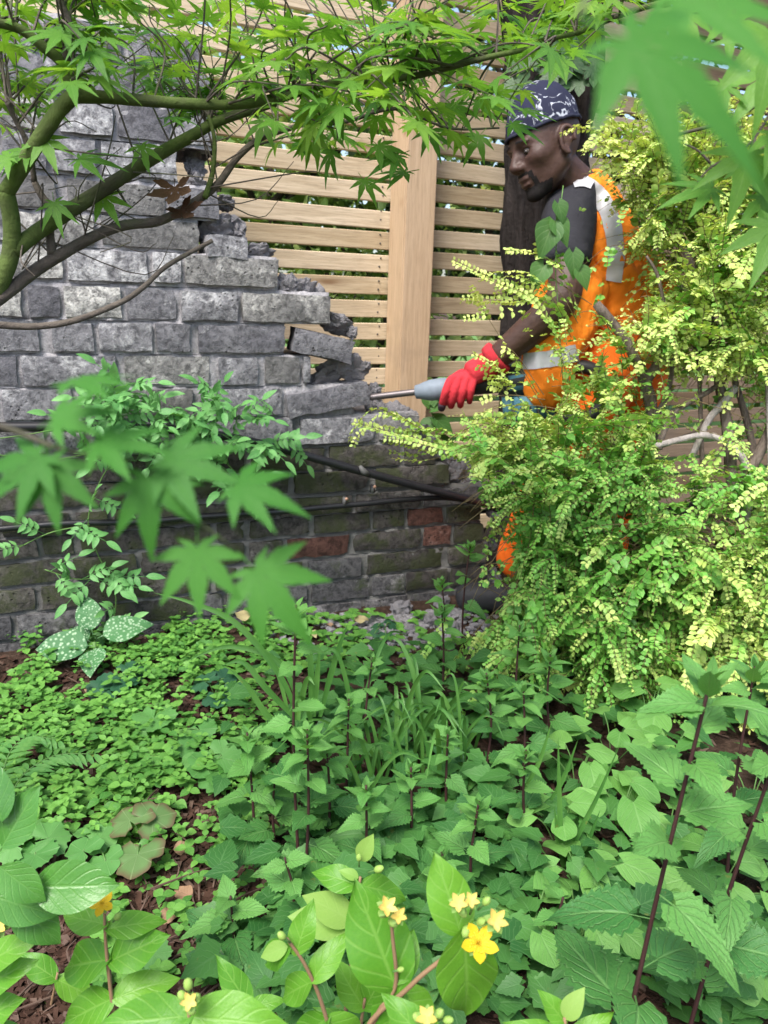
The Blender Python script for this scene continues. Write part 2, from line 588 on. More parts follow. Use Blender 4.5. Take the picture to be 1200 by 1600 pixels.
# ================================================================== SETTING
def gz(x, y):
    d = 0.010 * mnoise.noise(Vector((x * 5, y * 5, 1.3))) + 0.006 * mnoise.noise(Vector((x * 17, y * 17, 4.3)))
    return d
def build_ground():
    mb = MB()
    def axis(a, b, fine, lim):
        xs = list(np.linspace(a, b, fine))
        st, x, step = [], b, (b - a) / fine
        while x < lim:
            step *= 1.45
            x += step
            xs.append(min(x, lim))
        x, step = a, (b - a) / fine
        while x > -lim:
            step *= 1.45
            x -= step
            xs.insert(0, max(x, -lim))
        return xs
    X = axis(-1.3, 1.5, 112, 150)
    Y = axis(0.3, 2.6, 92, 150)
    v = []
    for y in Y:
        for x in X:
            near = -1.6 < x < 1.8 and 0 < y < 2.9
            v.append((x, y, gz(x, y) if near else 0.0))
    nx = len(X)
    f = [(j * nx + i, j * nx + i + 1, (j + 1) * nx + i + 1, (j + 1) * nx + i) for j in range(len(Y) - 1) for i in range(nx - 1)]
    mb.add(v, f)
    tag(link('ground', mb.mesh('ground', M_SOIL)), kind='structure', label='dark soil bed strewn with bark')
build_ground()

# ------------------------------------------------------------------ the brick wall
WA = math.radians(22.5)
WU = Vector((math.cos(WA), math.sin(WA), 0))
WN = Vector((math.sin(WA), -math.cos(WA), 0))
WP = CAM + ray(350, 430) * 1.75
def wall(s, z, out=0.0):
    p = WP + WU * s + WN * out
    p.z = z
    return p
def s_of(px, py):
    return (on_plane(px, py, WP, WN) - WP).dot(WU)
def z_of(px, py):
    return on_plane(px, py, WP, WN).z
# every course: reference pixel of its middle, then the bricks as (x0, x1) along it in the photograph; letters pick the brick's finish
COURSES = [
    ((250, 75), [(-190, -70), (-62, 60), (68, 190), (198, 318)]),
    ((250, 135), [(-130, -12), (-4, 120), (128, 245), (253, 332)]),
    ((250, 195), [(-190, -62), (-54, 86), (92, 178), (184, 268), (274, 340)]),
    ((250, 255), [(-130, -5), (2, 72), (79, 150), (159, 279)]),
    ((250, 313), [(-190, -50), (-42, 88, 'p'), (104, 258, 'p'), (264, 343)]),
    ((250, 366), [(-120, 8), (16, 148, 'p'), (157, 312, 'p')]),
    ((330, 422), [(-200, -60), (-54, 10), (17, 98, 'p'), (104, 232), (238, 284), (288, 436)]),
    ((330, 478), [(-110, 34, 'p'), (42, 95), (99, 190, 'p'), (197, 277), (282, 373), (377, 518, 'p')]),
    ((380, 530), [(-190, -70), (-62, 62), (80, 146), (153, 240), (243, 300), (309, 447)]),
    ((370, 579), [(-200, -110), (-104, 28), (32, 183), (194, 330, 'p'), (341, 404), (414, 470, 'p'), (473, 486)]),
    ((380, 628), [(-160, -4), (2, 114), (122, 180), (187, 303, 'p'), (311, 442)]),
    ((530, 672), [(-190, -60), (-50, 70), (78, 132), (140, 262), (270, 330), (338, 458), (467, 586), (592, 655, 'p')]),
    ((570, 714), [(-120, 0, 'd'), (8, 60, 'd'), (68, 190, 'd'), (198, 318, 'd'), (326, 384, 'd'), (392, 508, 'd'), (515, 626, 'd'), (632, 682, 'd')]),
    ((520, 752), [(-170, -60, 'd'), (-52, 70, 'd'), (78, 196, 'd'), (204, 262, 'd'), (270, 380, 'd'), (388, 452, 'd'), (460, 576, 'd'), (588, 702, 'd')]),
    ((600, 784), [(-120, -6, 'd'), (2, 110, 'd'), (118, 170, 'd'), (178, 300, 'd'), (308, 432, 'd'), (440, 552, 'd'), (557, 658, 'd'), (663, 768, 'f')]),
    ((530, 818), [(-170, -60, 'd'), (-52, 60, 'd'), (66, 116, 'd'), (124, 226, 'd'), (232, 330, 'd'), (338, 384, 'd'), (390, 486, 'd'), (491, 578, 'd'), (583, 633, 'd'), (638, 694, 'r'), (698, 752, 'd')]),
    ((500, 855), [(-130, -14, 'd'), (-8, 104, 'd'), (112, 214, 'd'), (220, 318, 'd'), (324, 384, 'd'), (390, 444, 'd'), (450, 548, 'r'), (554, 659, 'd'), (663, 706, 'r'), (710, 756, 'd')]),
    ((520, 889), [(-170, -66, 'd'), (-58, 56, 'd'), (64, 126, 'd'), (132, 204, 'd'), (208, 330, 'd'), (336, 372, 'd'), (380, 474, 'd'), (480, 566, 'f'), (575, 694, 'd'), (700, 762, 'd')]),
    ((535, 923), [(-120, 20, 'f'), (26, 168, 'f'), (174, 304, 'd'), (310, 350, 'f'), (354, 480, 'f'), (487, 578, 'f'), (582, 633, 'f'), (636, 700, 'd'), (705, 764, 'd')]),
    ((540, 957), [(-150, -36, 'f'), (-28, 58, 'f'), (64, 134, 'f'), (142, 266, 'f'), (272, 345, 'f'), (352, 446, 'f'), (452, 566, 'f'), (572, 638, 'f'), (644, 686, 'f'), (690, 740, 'f')]),
]
CZ = [z_of(*c[0]) for c in COURSES]
def course_y(i, px):                       # photo row of course i at column px (the course is level)
    y = COURSES[i][0][1]
    for _ in range(12):
        y -= (CZ[i] - z_of(px, y)) / (z_of(px, y - 1) - z_of(px, y)) * 1.0
    return y
def brick_mesh(L, D, Hh, seed, mat, chip=1.0):
    r = random.Random(seed)
    nx, ny, nz = max(4, int(L / 0.022)), 2, 3
    off = Vector((r.uniform(0, 99), r.uniform(0, 99), r.uniform(0, 99)))
    ids, v, f = {}, [], []
    def vid(i, j, k):
        if (i, j, k) not in ids:
            p = Vector((L * (i / nx - 0.5), D * (j / ny - 0.5), Hh * (k / nz - 0.5)))
            ex = sum((i in (0, nx), j in (0, ny), k in (0, nz)))
            q = p + off
            n = mnoise.noise(q * 28)
            n2 = mnoise.noise(q * 75)
            d = Vector((mnoise.noise(q * 40 + Vector((7, 0, 0))), mnoise.noise(q * 40 + Vector((0, 9, 0))), mnoise.noise(q * 40 + Vector((0, 0, 5)))))
            p = p + d * 0.0030 * chip + Vector((0, -0.0020 * n2, 0))
            if ex >= 2:                                  # worn arrises
                c = (0.0014 + 0.0062 * max(0, n - 0.02)) * chip
                if i in (0, nx): p.x -= math.copysign(c, p.x)
                if j in (0, ny): p.y -= math.copysign(c, p.y)
                if k in (0, nz): p.z -= math.copysign(c, p.z)
            if ex == 3 and r.random() < 0.25:
                p *= 1 - 0.05 * r.random()
            ids[(i, j, k)] = len(v)
            v.append(p)
        return ids[(i, j, k)]
    for i in range(nx):
        for k in range(nz):
            f.append((vid(i, 0, k), vid(i + 1, 0, k), vid(i + 1, 0, k + 1), vid(i, 0, k + 1)))
            f.append((vid(i, ny, k), vid(i, ny, k + 1), vid(i + 1, ny, k + 1), vid(i + 1, ny, k)))
        for j in range(ny):
            f.append((vid(i, j, 0), vid(i, j + 1, 0), vid(i + 1, j + 1, 0), vid(i + 1, j, 0)))
            f.append((vid(i, j, nz), vid(i + 1, j, nz), vid(i + 1, j + 1, nz), vid(i, j + 1, nz)))
    for j in range(ny):
        for k in range(nz):
            f.append((vid(0, j, k), vid(0, j, k + 1), vid(0, j + 1, k + 1), vid(0, j + 1, k)))
            f.append((vid(nx, j, k), vid(nx, j + 1, k), vid(nx, j + 1, k + 1), vid(nx, j, k + 1)))
    mb = MB()
    mb.add(v, f)
    me = mb.mesh('brick', mat, sharp=38)
    return me
wall_t = thing('brick_wall', 'old grey brick garden wall broken away in steps at its free end', 'wall', wall(0, 0))
WROT = Matrix((WU, -WN, Vector((0, 0, 1)))).transposed().to_4x4()
FIN = {'n': M_BRICK, 'p': M_BRICKPALE, 'd': M_BRICKDARK, 'r': M_BRICKRED, 'f': M_BRICKFOOT}
seed = 100
ends = []
rw = random.Random(5)
for i, (ref, bl) in enumerate(COURSES):
    hi = (CZ[i - 1] - CZ[i]) if i else 0.073
    lo = (CZ[i] - CZ[i + 1]) if i + 1 < len(CZ) else 0.063
    Hh = (hi + lo) / 2 - 0.0082
    for b in bl:
        seed += 1
        xm = (b[0] + b[1]) / 2
        yy = course_y(i, xm)
        s0, s1 = s_of(b[0], yy), s_of(b[1], yy)
        mat = FIN[b[2] if len(b) > 2 else 'n']
        L = s1 - s0
        if len(b) < 3 and ref[1] < 640 and rw.random() < 0.12:
            mat = M_BRICKPALE
        me = brick_mesh(L - 0.001, 0.104, Hh, seed, mat)
        p = wall((s0 + s1) / 2, CZ[i] + rw.uniform(-0.0015, 0.0015), -0.052 + rw.uniform(-0.004, 0.004))
        M = Matrix.Translation(p) @ WROT @ Matrix.Rotation(rw.uniform(-0.012, 0.012), 4, 'Y') @ Matrix.Rotation(rw.uniform(-0.015, 0.015), 4, 'Z')
        link('brick', me, wall_t, M)
    ends.append(s1)
def odd_brick(x0, y0, x1, y1, Hh, out, mat, label, yaw=0.0, D=0.104, chip=1.2):
    """a brick knocked out of line: left and right middle points in the photograph"""
    global seed
    seed += 1
    a, b = on_plane(x0, y0, WP, WN), on_plane(x1, y1, WP, WN)
    c = (a + b) / 2
    ang = math.atan2(b.z - a.z, (b - a).dot(WU))
    M = Matrix.Translation(c + WN * (out - D / 2)) @ WROT @ Matrix.Rotation(yaw, 4, 'Z') @ Matrix.Rotation(-ang, 4, 'Y')
    o = link('brick', brick_mesh((b - a).length, D, Hh, seed, mat, chip), wall_t, M)
    if label:
        o['label'] = label
odd_brick(462, 530, 553, 552, 0.060, 0.012, M_BRICK, 'loosened grey brick tilting down out of the broken end', -0.12)
odd_brick(447, 636, 577, 613, 0.060, 0.006, M_BRICK, 'lifted grey brick above the chisel', 0.04)
odd_brick(320, 383, 386, 388, 0.052, 0.006, M_BRICK, None, 0.05)
# behind the facing bricks: the mortar core, one rough stepped mass
def build_core():
    mb = MB()
    r = random.Random(3)
    for i in range(len(COURSES)):
        top = (CZ[i - 1] + CZ[i]) / 2 if i else CZ[0] + 0.036
        bot = (CZ[i] + CZ[i + 1]) / 2 if i + 1 < len(CZ) else -0.12
        e = ends[i]
        if i == 9: e += 0.0
        if i == 10: e = s_of(560, 640)
        s0 = s_of(-200, 500)
        n = int((e - s0) / 0.012)
        rows = 4
        ids = {}
        v, f = [], []
        D0, D1 = -0.0115, -0.215
        def P(k, j, back):
            s = s0 + (e - s0 - 0.004) * k / n
            z = bot + (top - bot) * j / rows
            q = Vector((s * 30, z * 30, 1.7 + i))
            nz = mnoise.noise(q) * 0.008 + mnoise.noise(q * 3) * 0.005
            if k == n:
                s += mnoise.noise(q * 2) * 0.010
            if j == rows:
                z += 0.004 * mnoise.noise(q * 2)
            return wall(s, z, (D1 if back else D0 + nz))
        for back in (0, 1):
            for j in range(rows + 1):
                for k in range(n + 1):
                    ids[(k, j, back)] = len(v)
                    v.append(P(k, j, back))
        for j in range(rows):
            for k in range(n):
                a = [ids[(k, j, 0)], ids[(k + 1, j, 0)], ids[(k + 1, j + 1, 0)], ids[(k, j + 1, 0)]]
                f.append(tuple(a))
                f.append((ids[(k, j, 1)], ids[(k, j + 1, 1)], ids[(k + 1, j + 1, 1)], ids[(k + 1, j, 1)]))
            f.append((ids[(n, j, 0)], ids[(n, j, 1)], ids[(n, j + 1, 1)], ids[(n, j + 1, 0)]))
            f.append((ids[(0, j, 0)], ids[(0, j + 1, 0)], ids[(0, j + 1, 1)], ids[(0, j, 1)]))
        for k in range(n):
            f.append((ids[(k, rows, 0)], ids[(k + 1, rows, 0)], ids[(k + 1, rows, 1)], ids[(k, rows, 1)]))
        mb.add(v, f)
    link('mortar', mb.mesh('mortar', M_MORTAR), wall_t)
build_core()
def lump_mesh(seed, mat, ax=(1, 1, 1), amp=0.35, sub=3, freq=2.2):
    bm = bmesh.new()
    bmesh.ops.create_icosphere(bm, subdivisions=sub, radius=1)
    o = Vector((seed * 3.1, seed * 1.7, seed * 0.9))
    for v in bm.verts:
        n = v.co.normalized()
        v.co = n * (1 + amp * mnoise.noise(n * freq + o) + amp * 0.5 * mnoise.noise(n * freq * 2.7 + o) + amp * 0.30 * mnoise.noise(n * freq * 6 + o) + amp * 0.16 * mnoise.noise(n * freq * 14 + o))
        v.co = Vector((v.co.x * ax[0], v.co.y * ax[1], v.co.z * ax[2]))
    me = bpy.data.meshes.new('lump')
    bm.to_mesh(me)
    bm.free()
    me.materials.append(mat)
    me.polygons.foreach_set('use_smooth', [True] * len(me.polygons))
    me.set_sharp_from_angle(angle=math.radians(28))
    return me
LUMPS = [lump_mesh(k, M_RUBBLE, (1, 0.95, 0.85), 0.45, 4, 1.9) for k in range(6)]
rl = random.Random(9)
def lump(px, py, size, out=-0.05, ax=(1, 1, 0.7), name='mortar_lump'):
    p = on_plane(px, py, WP - WN * 0 + WN * out, WN)
    M = Matrix.Translation(p) @ WROT @ Matrix.Rotation(rl.uniform(-0.4, 0.4), 4, 'Y') @ Matrix.Rotation(rl.uniform(-3, 3), 4, 'X') @ Matrix.Diagonal((size * ax[0], size * 1.3, size * (0.35 + 0.65 * ax[2]), 1))
    link(name, LUMPS[rl.randrange(len(LUMPS))], wall_t, M)
for a in ((345, 362, .034, -.05, (1.4, 1, .6)), (372, 356, .018, -.04), (308, 292, .022, -.03), (300, 330, .03, -.05), (400, 400, .026, -.06, (1.5, 1, .5)), (352, 318, .020, -.06),
          (450, 447, .022, -.03, (1.3, 1, .7)), (470, 455, .026, -.05, (1.3, 1, .6)), (497, 462, .020, -.06), (525, 506, .026, -.05, (1.5, 1, .5)), (550, 520, .013, -.04),
          (545, 572, .028, -.05, (1.7, 1, .45)), (572, 574, .014, -.05), (520, 580, .03, -.07, (1.6, 1, .4)), (500, 598, .036, -.075, (1.8, 1, .42)), (585, 610, .016, -.05),
          (588, 640, .026, -.05, (1, 1, .9)), (600, 652, .022, -.03), (622, 650, .026, -.05, (1.6, 1, .6)), (645, 655, .020, -.06), (612, 638, .016, -.07),
          (690, 712, .024, -.05), (700, 722, .020, -.04), (722, 742, .038, -.05, (1.15, 1, .75)), (748, 756, .028, -.05), (765, 768, .018, -.06), (712, 735, .024, -.03), (305, 262, .022, -.06), (300, 245, .018, -.08),
          (770, 800, .02, -.06), (765, 850, .02, -.07), (770, 900, .022, -.07), (660, 676, .02, -.05), (672, 690, .018, -.05)):
    lump(*a)

# ------------------------------------------------------------------ the slatted fence behind the wall
FA = math.radians(26)
FU = Vector((math.cos(FA), math.sin(FA), 0))
FN = Vector((math.sin(FA), -math.cos(FA), 0))
FP = CAM + ray(650, 430) * 2.36                      # on the front face of the slats, beside the post
def fpos(s, z, out=0.0):
    p = FP + FU * s + FN * out
    p.z = z
    return p
FROT = Matrix((FU, -FN, Vector((0, 0, 1)))).transposed().to_4x4()
def fs(px, py):
    return (on_plane(px, py, FP, FN) - FP).dot(FU)
def fz(px, py):
    return on_plane(px, py, FP, FN).z
def box_mesh(L, D, Hh, mat, bev=0.003, seg=1, bend=0.0):
    bm = bmesh.new()
    bmesh.ops.create_cube(bm, size=1)
    for v in bm.verts:
        v.co = Vector((v.co.x * L, v.co.y * D, v.co.z * Hh))
    bmesh.ops.bevel(bm, geom=bm.edges[:], offset=bev, segments=seg, affect='EDGES')
    me = bpy.data.meshes.new('box')
    bm.to_mesh(me)
    bm.free()
    me.materials.append(mat)
    return me
fence = thing('slatted_fence', 'new pale timber fence of horizontal slats and square posts behind the wall', 'fence', fpos(0, 0))
PW = 0.118                                            # post width
SP = 0.0655                                           # slat pitch
s_post = (fs(595, 400) + fs(663, 400)) / 2
rf = random.Random(12)
bays = [(-2.05, s_post - 0.002, M_SLAT, 0), (s_post + 0.002, s_post + 1.02, M_SLAT, 0.012), (s_post + 1.024, s_post + 2.9, M_SLATSHADED, 0.02)]
z0 = fz(740, 452) - SP * 12
bays_end = []
for bi, (a, b, mat, dz) in enumerate(bays):
    n = 26 if bi < 2 else 28
    me = box_mesh(b - a, 0.019, 0.0495, mat, 0.002)
    for k in range(n):
        z = z0 + dz + SP * k
        if bi == 0:
            z -= 0.006
        if z < 0.03:
            continue
        M = Matrix.Translation(fpos((a + b) / 2, z + rf.uniform(-0.002, 0.002), -0.0095 + rf.uniform(-0.002, 0.002))) @ FROT @ Matrix.Rotation(rf.uniform(-0.005, 0.005), 4, 'Y')
        o = link('slat', me, fence, M)
ptop = z0 + SP * 28
M_SCREW = plain('dull_screw', (0.06, 0.055, 0.05), 0.5, 0.4)
mbs = MB()
for s in (s_post - .075, s_post + .085, s_post + .98, s_post + 1.06, s_post - 1.66, s_post - 1.84):
    for k in range(26):
        for dz in (-.012, .012):
            c = fpos(s + rf.uniform(-.004, .004), z0 + SP * k + dz, .0022)
            tube(mbs, [c - FN * .003, c], .0026, 6)
link('screws', mbs.mesh('screws', M_SCREW), fence)['kind'] = 'stuff'
for k, s in enumerate((s_post - 1.75, s_post, s_post + 2.0)):
    me = box_mesh(PW * 0.84, 0.10, ptop + 0.3, M_POST if k < 2 else M_SLATSHADED, 0.004, 2)
    M = Matrix.Translation(fpos(s, (ptop - 0.3) / 2, 0.052 if k == 1 else -0.075)) @ FROT
    link('post', me, fence, M)

# ------------------------------------------------------------------ the garden beyond the fence
mbl = MB()
c0 = fpos(0, 0, -0.35)
q = [c0 - FU * 30, c0 + FU * 30, c0 + FU * 30 - FN * 40, c0 - FU * 30 - FN * 40]
for p in q: p.z = 0.014
mbl.add(q, [(0, 1, 2, 3)])
tag(link('lawn', mbl.mesh('lawn', M_LAWN)), kind='structure', label='bright lawn beyond the fence')
L_BACK = leaf_mat('garden_leaf', (0.035, 0.085, 0.016), (0.16, 0.27, 0.06), (0.2, 0.3, 0.08), tint=True, trans=0.4)
def leaf_mass(name, centers, n, size, mat, rnd, parent=None, flat=0.0, g=None, mb=None):
    """many leaves spread through ellipsoids (centre, radii)"""
    own = mb is None
    mb = mb or MB()
    g = g or blade(ovate(0.3), 3, 1, fold=0.25, droop=0.25)
    wts = [c[1][0] * c[1][1] * c[1][2] for c in centers]
    for _ in range(n):
        c, rad = rnd.choices(centers, wts)[0]
        while True:
            p = Vector((rnd.uniform(-1, 1), rnd.uniform(-1, 1), rnd.uniform(-1, 1)))
            if 0.25 < p.length < 1: break
        q = Vector(c) + Vector((p.x * rad[0], p.y * rad[1], p.z * rad[2]))
        if q.z < 0.02: continue
        d = Vector((p.x + rnd.uniform(-1, 1), p.y + rnd.uniform(-1, 1), rnd.uniform(-0.8, 0.5)))
        up = Vector((rnd.uniform(-0.5, 0.5), rnd.uniform(-0.5, 0.5), 1))
        stamp(mb, g, frame(q, d, up, size * rnd.uniform(0.6, 1.3)), rnd.random())
    return mb
M_DARKSTEM = plain('dark_stem', (0.045, 0.035, 0.025), 0.8)
def back_shrub(label, c, rad, n, size, mat, seed):
    t = thing('garden_shrub', label, 'shrub', (c[0], c[1], 0), 'shrubs in the garden beyond the fence')
    rr = random.Random(seed)
    mb = leaf_mass('foliage', [(Vector(c), rad), (Vector(c) + Vector((rad[0] * .4, 0, rad[2] * .25)), tuple(x * .8 for x in rad)), (Vector(c) + Vector((-rad[0] * .4, 0, -rad[2] * .1)), tuple(x * .85 for x in rad))], n, size, mat, rr)
    link('foliage', mb.mesh('foliage', mat), t)
    mb = MB()
    for k in range(5):
        tube(mb, catmull([Vector((c[0] + rr.uniform(-.1, .1), c[1], 0)), Vector(c) + Vector((rr.uniform(-.3, .3) * rad[0], 0, -rad[2] * .3)), Vector(c) + Vector((rr.uniform(-.8, .8) * rad[0], rr.uniform(-.5, .5) * rad[1], rad[2] * .6))], 4), (0.03, 0.008), 5)
    link('stem', mb.mesh('stem', M_DARKSTEM), t)
def back_at(px, py, out):
    return on_plane(px, py, FP - FN * out, FN)
L_BACKDARK = leaf_mat('dark_garden_leaf', (0.012, 0.028, 0.010), (0.04, 0.075, 0.022), (0.06, 0.1, 0.03), tint=True, trans=0.25)
L_BACKPALE = leaf_mat('pale_garden_leaf', (0.14, 0.24, 0.06), (0.42, 0.5, 0.2), (0.4, 0.5, 0.2), tint=True, trans=0.45)
for (px, py, out, rad, n, size, mat, lab) in (
        (430, 330, 1.0, (.75, .4, .55), 2200, .07, L_BACK, 'mid green bush seen through the slats beside the broken wall'),
        (560, 400, 1.9, (.9, .5, .55), 2200, .07, L_BACKPALE, 'pale leafy bush seen through the slats left of the fence post'),
        (860, 250, .8, (.85, .35, .75), 2600, .07, L_BACKDARK, 'very dark shrub close behind the fence and the tree trunk'),
        (1250, 420, 1.2, (1.2, .5, 1.0), 2600, .08, L_BACK, 'green shrub behind the fence bay coloured as shaded'),
        (300, 120, 2.4, (1.6, .7, .8), 2600, .10, L_BACKPALE, 'tall yellow green bush beyond the wall top'),
        (620, 420, 3.6, (3.6, .6, 1.5), 5200, .15, L_BACKPALE, 'long pale green hedge far across the lawn beyond the fence'),
        (1000, -60, 2.6, (1.9, .8, .6), 2600, .11, L_BACK, 'leafy bush rising above the top of the fence')):
    c = back_at(px, py, out)
    back_shrub(lab, c, rad, n, size, mat, px)

# ------------------------------------------------------------------ the old tree in front of the fence
def build_tree():
    base = on_plane(862, 700, FP + FN * 0.22, FN)
    base.z = 0
    t = thing('old_tree', 'old tree with dark furrowed trunk against the fence behind the worker', 'tree', base)
    mb = MB()
    v, f, uv = [], [], []
    hs = np.linspace(-0.05, 3.4, 130)
    ns = 96
    top = on_plane(858, 80, FP + FN * 0.22, FN)
    for i, h in enumerate(hs):
        k = h / max(top.z, 0.1)
        c = base.lerp(Vector((top.x, top.y, 0)), min(k, 2.0))
        r0 = 0.124 * (1 - 0.05 * h) + 0.09 * math.exp(-max(h, 0) / 0.12)
        if h > 1.35:
            r0 += 0.02 * min(1, (h - 1.35) / 0.4)
        for j in range(ns):
            a = 2 * math.pi * j / ns
            q = Vector((math.cos(a) * 1.0, math.sin(a) * 1.0, h * 0.55))
            ridge = abs(mnoise.noise(Vector((math.cos(a) * 5.2, math.sin(a) * 5.2, h * 2.4)))) + 0.5 * abs(mnoise.noise(Vector((math.cos(a) * 12, math.sin(a) * 12, h * 6))))
            rr = r0 * (1 + 0.12 * mnoise.noise(q * 1.3)) + 0.055 * ridge - 0.020
            v.append(c + Vector((math.cos(a) * rr, math.sin(a) * rr, h)))
            uv.append((j / ns, h))
    for i in range(len(hs) - 1):
        for j in range(ns):
            a, b = i * ns + j, i * ns + (j + 1) % ns
            f.append((a, b, b + ns, a + ns))
    mb.add(v, f, uv)
    link('trunk', mb.mesh('trunk', M_BARK), t)
    mb = MB()
    rr = random.Random(4)
    cen = []
    tp = base.lerp(Vector((top.x, top.y, 0)), 1.6) + Vector((0, 0, 3.3))
    for k in range(7):
        a = k * 0.9 + rr.uniform(-.2, .2)
        e = tp + Vector((math.cos(a) * 1.1, math.sin(a) * 1.1, rr.uniform(.5, 1.2)))
        mb = MB()
        tube(mb, catmull([tp - Vector((0, 0, 0.25)), tp.lerp(e, .5) + Vector((0, 0, .15)), e], 5), (0.07, 0.02), 7)
        link('limb', mb.mesh('limb', M_BARK), t)
        cen.append((e, (.55, .55, .4)))
    link('crown', leaf_mass('crown', cen, 2600, .10, L_BACK, rr).mesh('crown', L_BACK), t)
    return t
build_tree()
# ================================================================== THE WORKER
M_SKIN = plain('dark_brown_skin', (0.060, 0.031, 0.024), 0.52, 0.35, 0.45, 70, 0.45)
M_BEARD = plain('short_black_beard', (0.012, 0.010, 0.010), 0.8, 0.2, 0.4, 300, 0.5)
M_EYE = plain('eye_white', (0.13, 0.105, 0.095), 0.3, 0.5, 0.05, 20, 0)
M_IRIS = plain('dark_iris', (0.015, 0.01, 0.008), 0.2, 0.5, 0.05, 20, 0)
def cloth_mat(name, a, b, scale=600, rough=0.85):
    m, t, out = newmat(name)
    c = coords(t, rand=False)
    f = noise_(t, c, 14, 5, 0.6)
    g = noise_(t, c, scale, 2)
    wv = noise_(t, c, 22, 4, 0.5, 1.4)
    surf(t, out, mixc(t, f, a, b), rough, bump(t, math_(t, 'ADD', math_(t, 'MULTIPLY', g, 0.08), wv), 0.45, 0.012), 0.25)
    return m
M_HIVIS = cloth_mat('orange_hi_vis_cloth', (0.80, 0.16, 0.012), (0.95, 0.30, 0.02))
M_HIVISTROUSER = cloth_mat('orange_trouser_cloth', (0.72, 0.10, 0.008), (0.85, 0.17, 0.012))
M_REFLECT = plain('silver_reflective_tape', (0.44, 0.44, 0.47), 0.35, 0.6, 0.12, 60, 0.15)
M_TSHIRT = cloth_mat('charcoal_cotton', (0.014, 0.014, 0.018), (0.030, 0.030, 0.038))
M_GLOVE = cloth_mat('red_knit_glove', (0.38, 0.016, 0.028), (0.60, 0.045, 0.06), 900)
M_GLOVEDIP = plain('dark_rubber_dip', (0.055, 0.03, 0.045), 0.6)
M_RUBBER = plain('black_boot_rubber', (0.03, 0.03, 0.034), 0.65, 0.35, 0.35, 60, 0.4)
def beanie_mat():
    m, t, out = newmat('navy_beanie_cloth')
    c = coords(t, rand=False)
    n = noise_(t, c, 20, 3, 0.5, 1.2)
    band = noise_(t, c, 34, 2, 0.5, 2.0)
    mk = math_(t, 'MULTIPLY', ramp(t, math_(t, 'ABSOLUTE', math_(t, 'SUBTRACT', n, 0.56)), [(0.012, 1.0), (0.035, 0.0)]), ramp(t, band, [(0.45, 0.0), (0.56, 0.85)]))
    f = noise_(t, c, 500, 2)
    col = mixc(t, mk, (0.020, 0.022, 0.045), (0.50, 0.53, 0.60))
    surf(t, out, col, 0.9, bump(t, f, 0.3, 0.002), 0.2)
    return m
M_BEANIE = beanie_mat()

def eval_mesh(o):
    dg = bpy.context.evaluated_depsgraph_get()
    dg.update()
    me = bpy.data.meshes.new_from_object(o.evaluated_get(dg))
    old = o.data
    bpy.data.objects.remove(o)
    if old.users == 0:
        bpy.data.meshes.remove(old)
    return me
def skin_mesh(nodes, edges, root=0, sub=2):
    """nodes: (Vector, radius) or (Vector, rx, ry)"""
    me = bpy.data.meshes.new('skin')
    me.from_pydata([tuple(n[0]) for n in nodes], edges, [])
    o = bpy.data.objects.new('skin', me)
    COL.objects.link(o)
    md = o.modifiers.new('skin', 'SKIN')
    sv = me.skin_vertices[0].data
    for i, n in enumerate(nodes):
        sv[i].radius = (n[1], n[2] if len(n) > 2 else n[1])
        sv[i].use_root = (i == root)
    md.use_smooth_shade = True
    if sub:
        s = o.modifiers.new('sub', 'SUBSURF')
        s.levels = s.render_levels = sub
    return eval_mesh(o)
def join_meshes(ms):
    bm = bmesh.new()
    for m in ms:
        bm.from_mesh(m)
    me = bpy.data.meshes.new('joined')
    bm.to_mesh(me)
    bm.free()
    return me
def remesh(me, voxel, smooth=2):
    o = bpy.data.objects.new('rm', me)
    COL.objects.link(o)
    r = o.modifiers.new('r', 'REMESH')
    r.mode = 'VOXEL'
    r.voxel_size = voxel
    if smooth:
        s = o.modifiers.new('s', 'SMOOTH')
        s.iterations = smooth
        s.factor = 0.5
    out = eval_mesh(o)
    return out
def finish(me, mat, smooth=True):
    me.materials.clear()
    me.materials.append(mat)
    me.polygons.foreach_set('use_smooth', [smooth] * len(me.polygons))
    return me
def wrinkle(me, amp, freq, seed=0.0, stretch=(1, 1, 1)):
    off = Vector((seed, seed * 2, seed * 3))
    me.update()
    nn = [v.normal.copy() for v in me.vertices]
    for v, n in zip(me.vertices, nn):
        q = Vector((v.co.x * stretch[0], v.co.y * stretch[1], v.co.z * stretch[2])) * freq + off
        v.co += n * amp * (1 - 2 * abs(mnoise.noise(q)) + 0.5 * mnoise.noise(q * 2.3))
    me.update()

# ---- head
HC = at(853, 229, 2.06)                                # middle of the skull
hf = Vector((-0.86, -0.38, -0.40)).normalized()        # where the face points
hl = Vector((0.12, -1, 0.06))
hl = (hl - hf * hl.dot(hf)).normalized()               # his left, towards the camera
hu = hf.cross(hl)
if hu.z < 0: hu = -hu
HM = Matrix((hf, hl, hu)).transposed().to_4x4()
HM.translation = HC
HS = 0.93
def sd_ell(P, c, r):
    q = (P - np.array(c)) / np.array(r)
    k = np.linalg.norm(q, axis=-1)
    k2 = np.linalg.norm((P - np.array(c)) / np.array(r) ** 2, axis=-1)
    return k * (k - 1) / np.maximum(k2, 1e-9)
def sd_cap(P, a, b, ra, rb):
    a, b = np.array(a), np.array(b)
    h = np.clip(((P - a) @ (b - a)) / ((b - a) @ (b - a)), 0, 1)
    return np.linalg.norm(P - a - h[..., None] * (b - a), axis=-1) - (ra + (rb - ra) * h)
def smin(a, b, k):
    h = np.clip(0.5 + 0.5 * (b - a) / k, 0, 1)
    return b * (1 - h) + a * h - k * h * (1 - h)
def smax(a, b, k):
    return -smin(-a, -b, k)
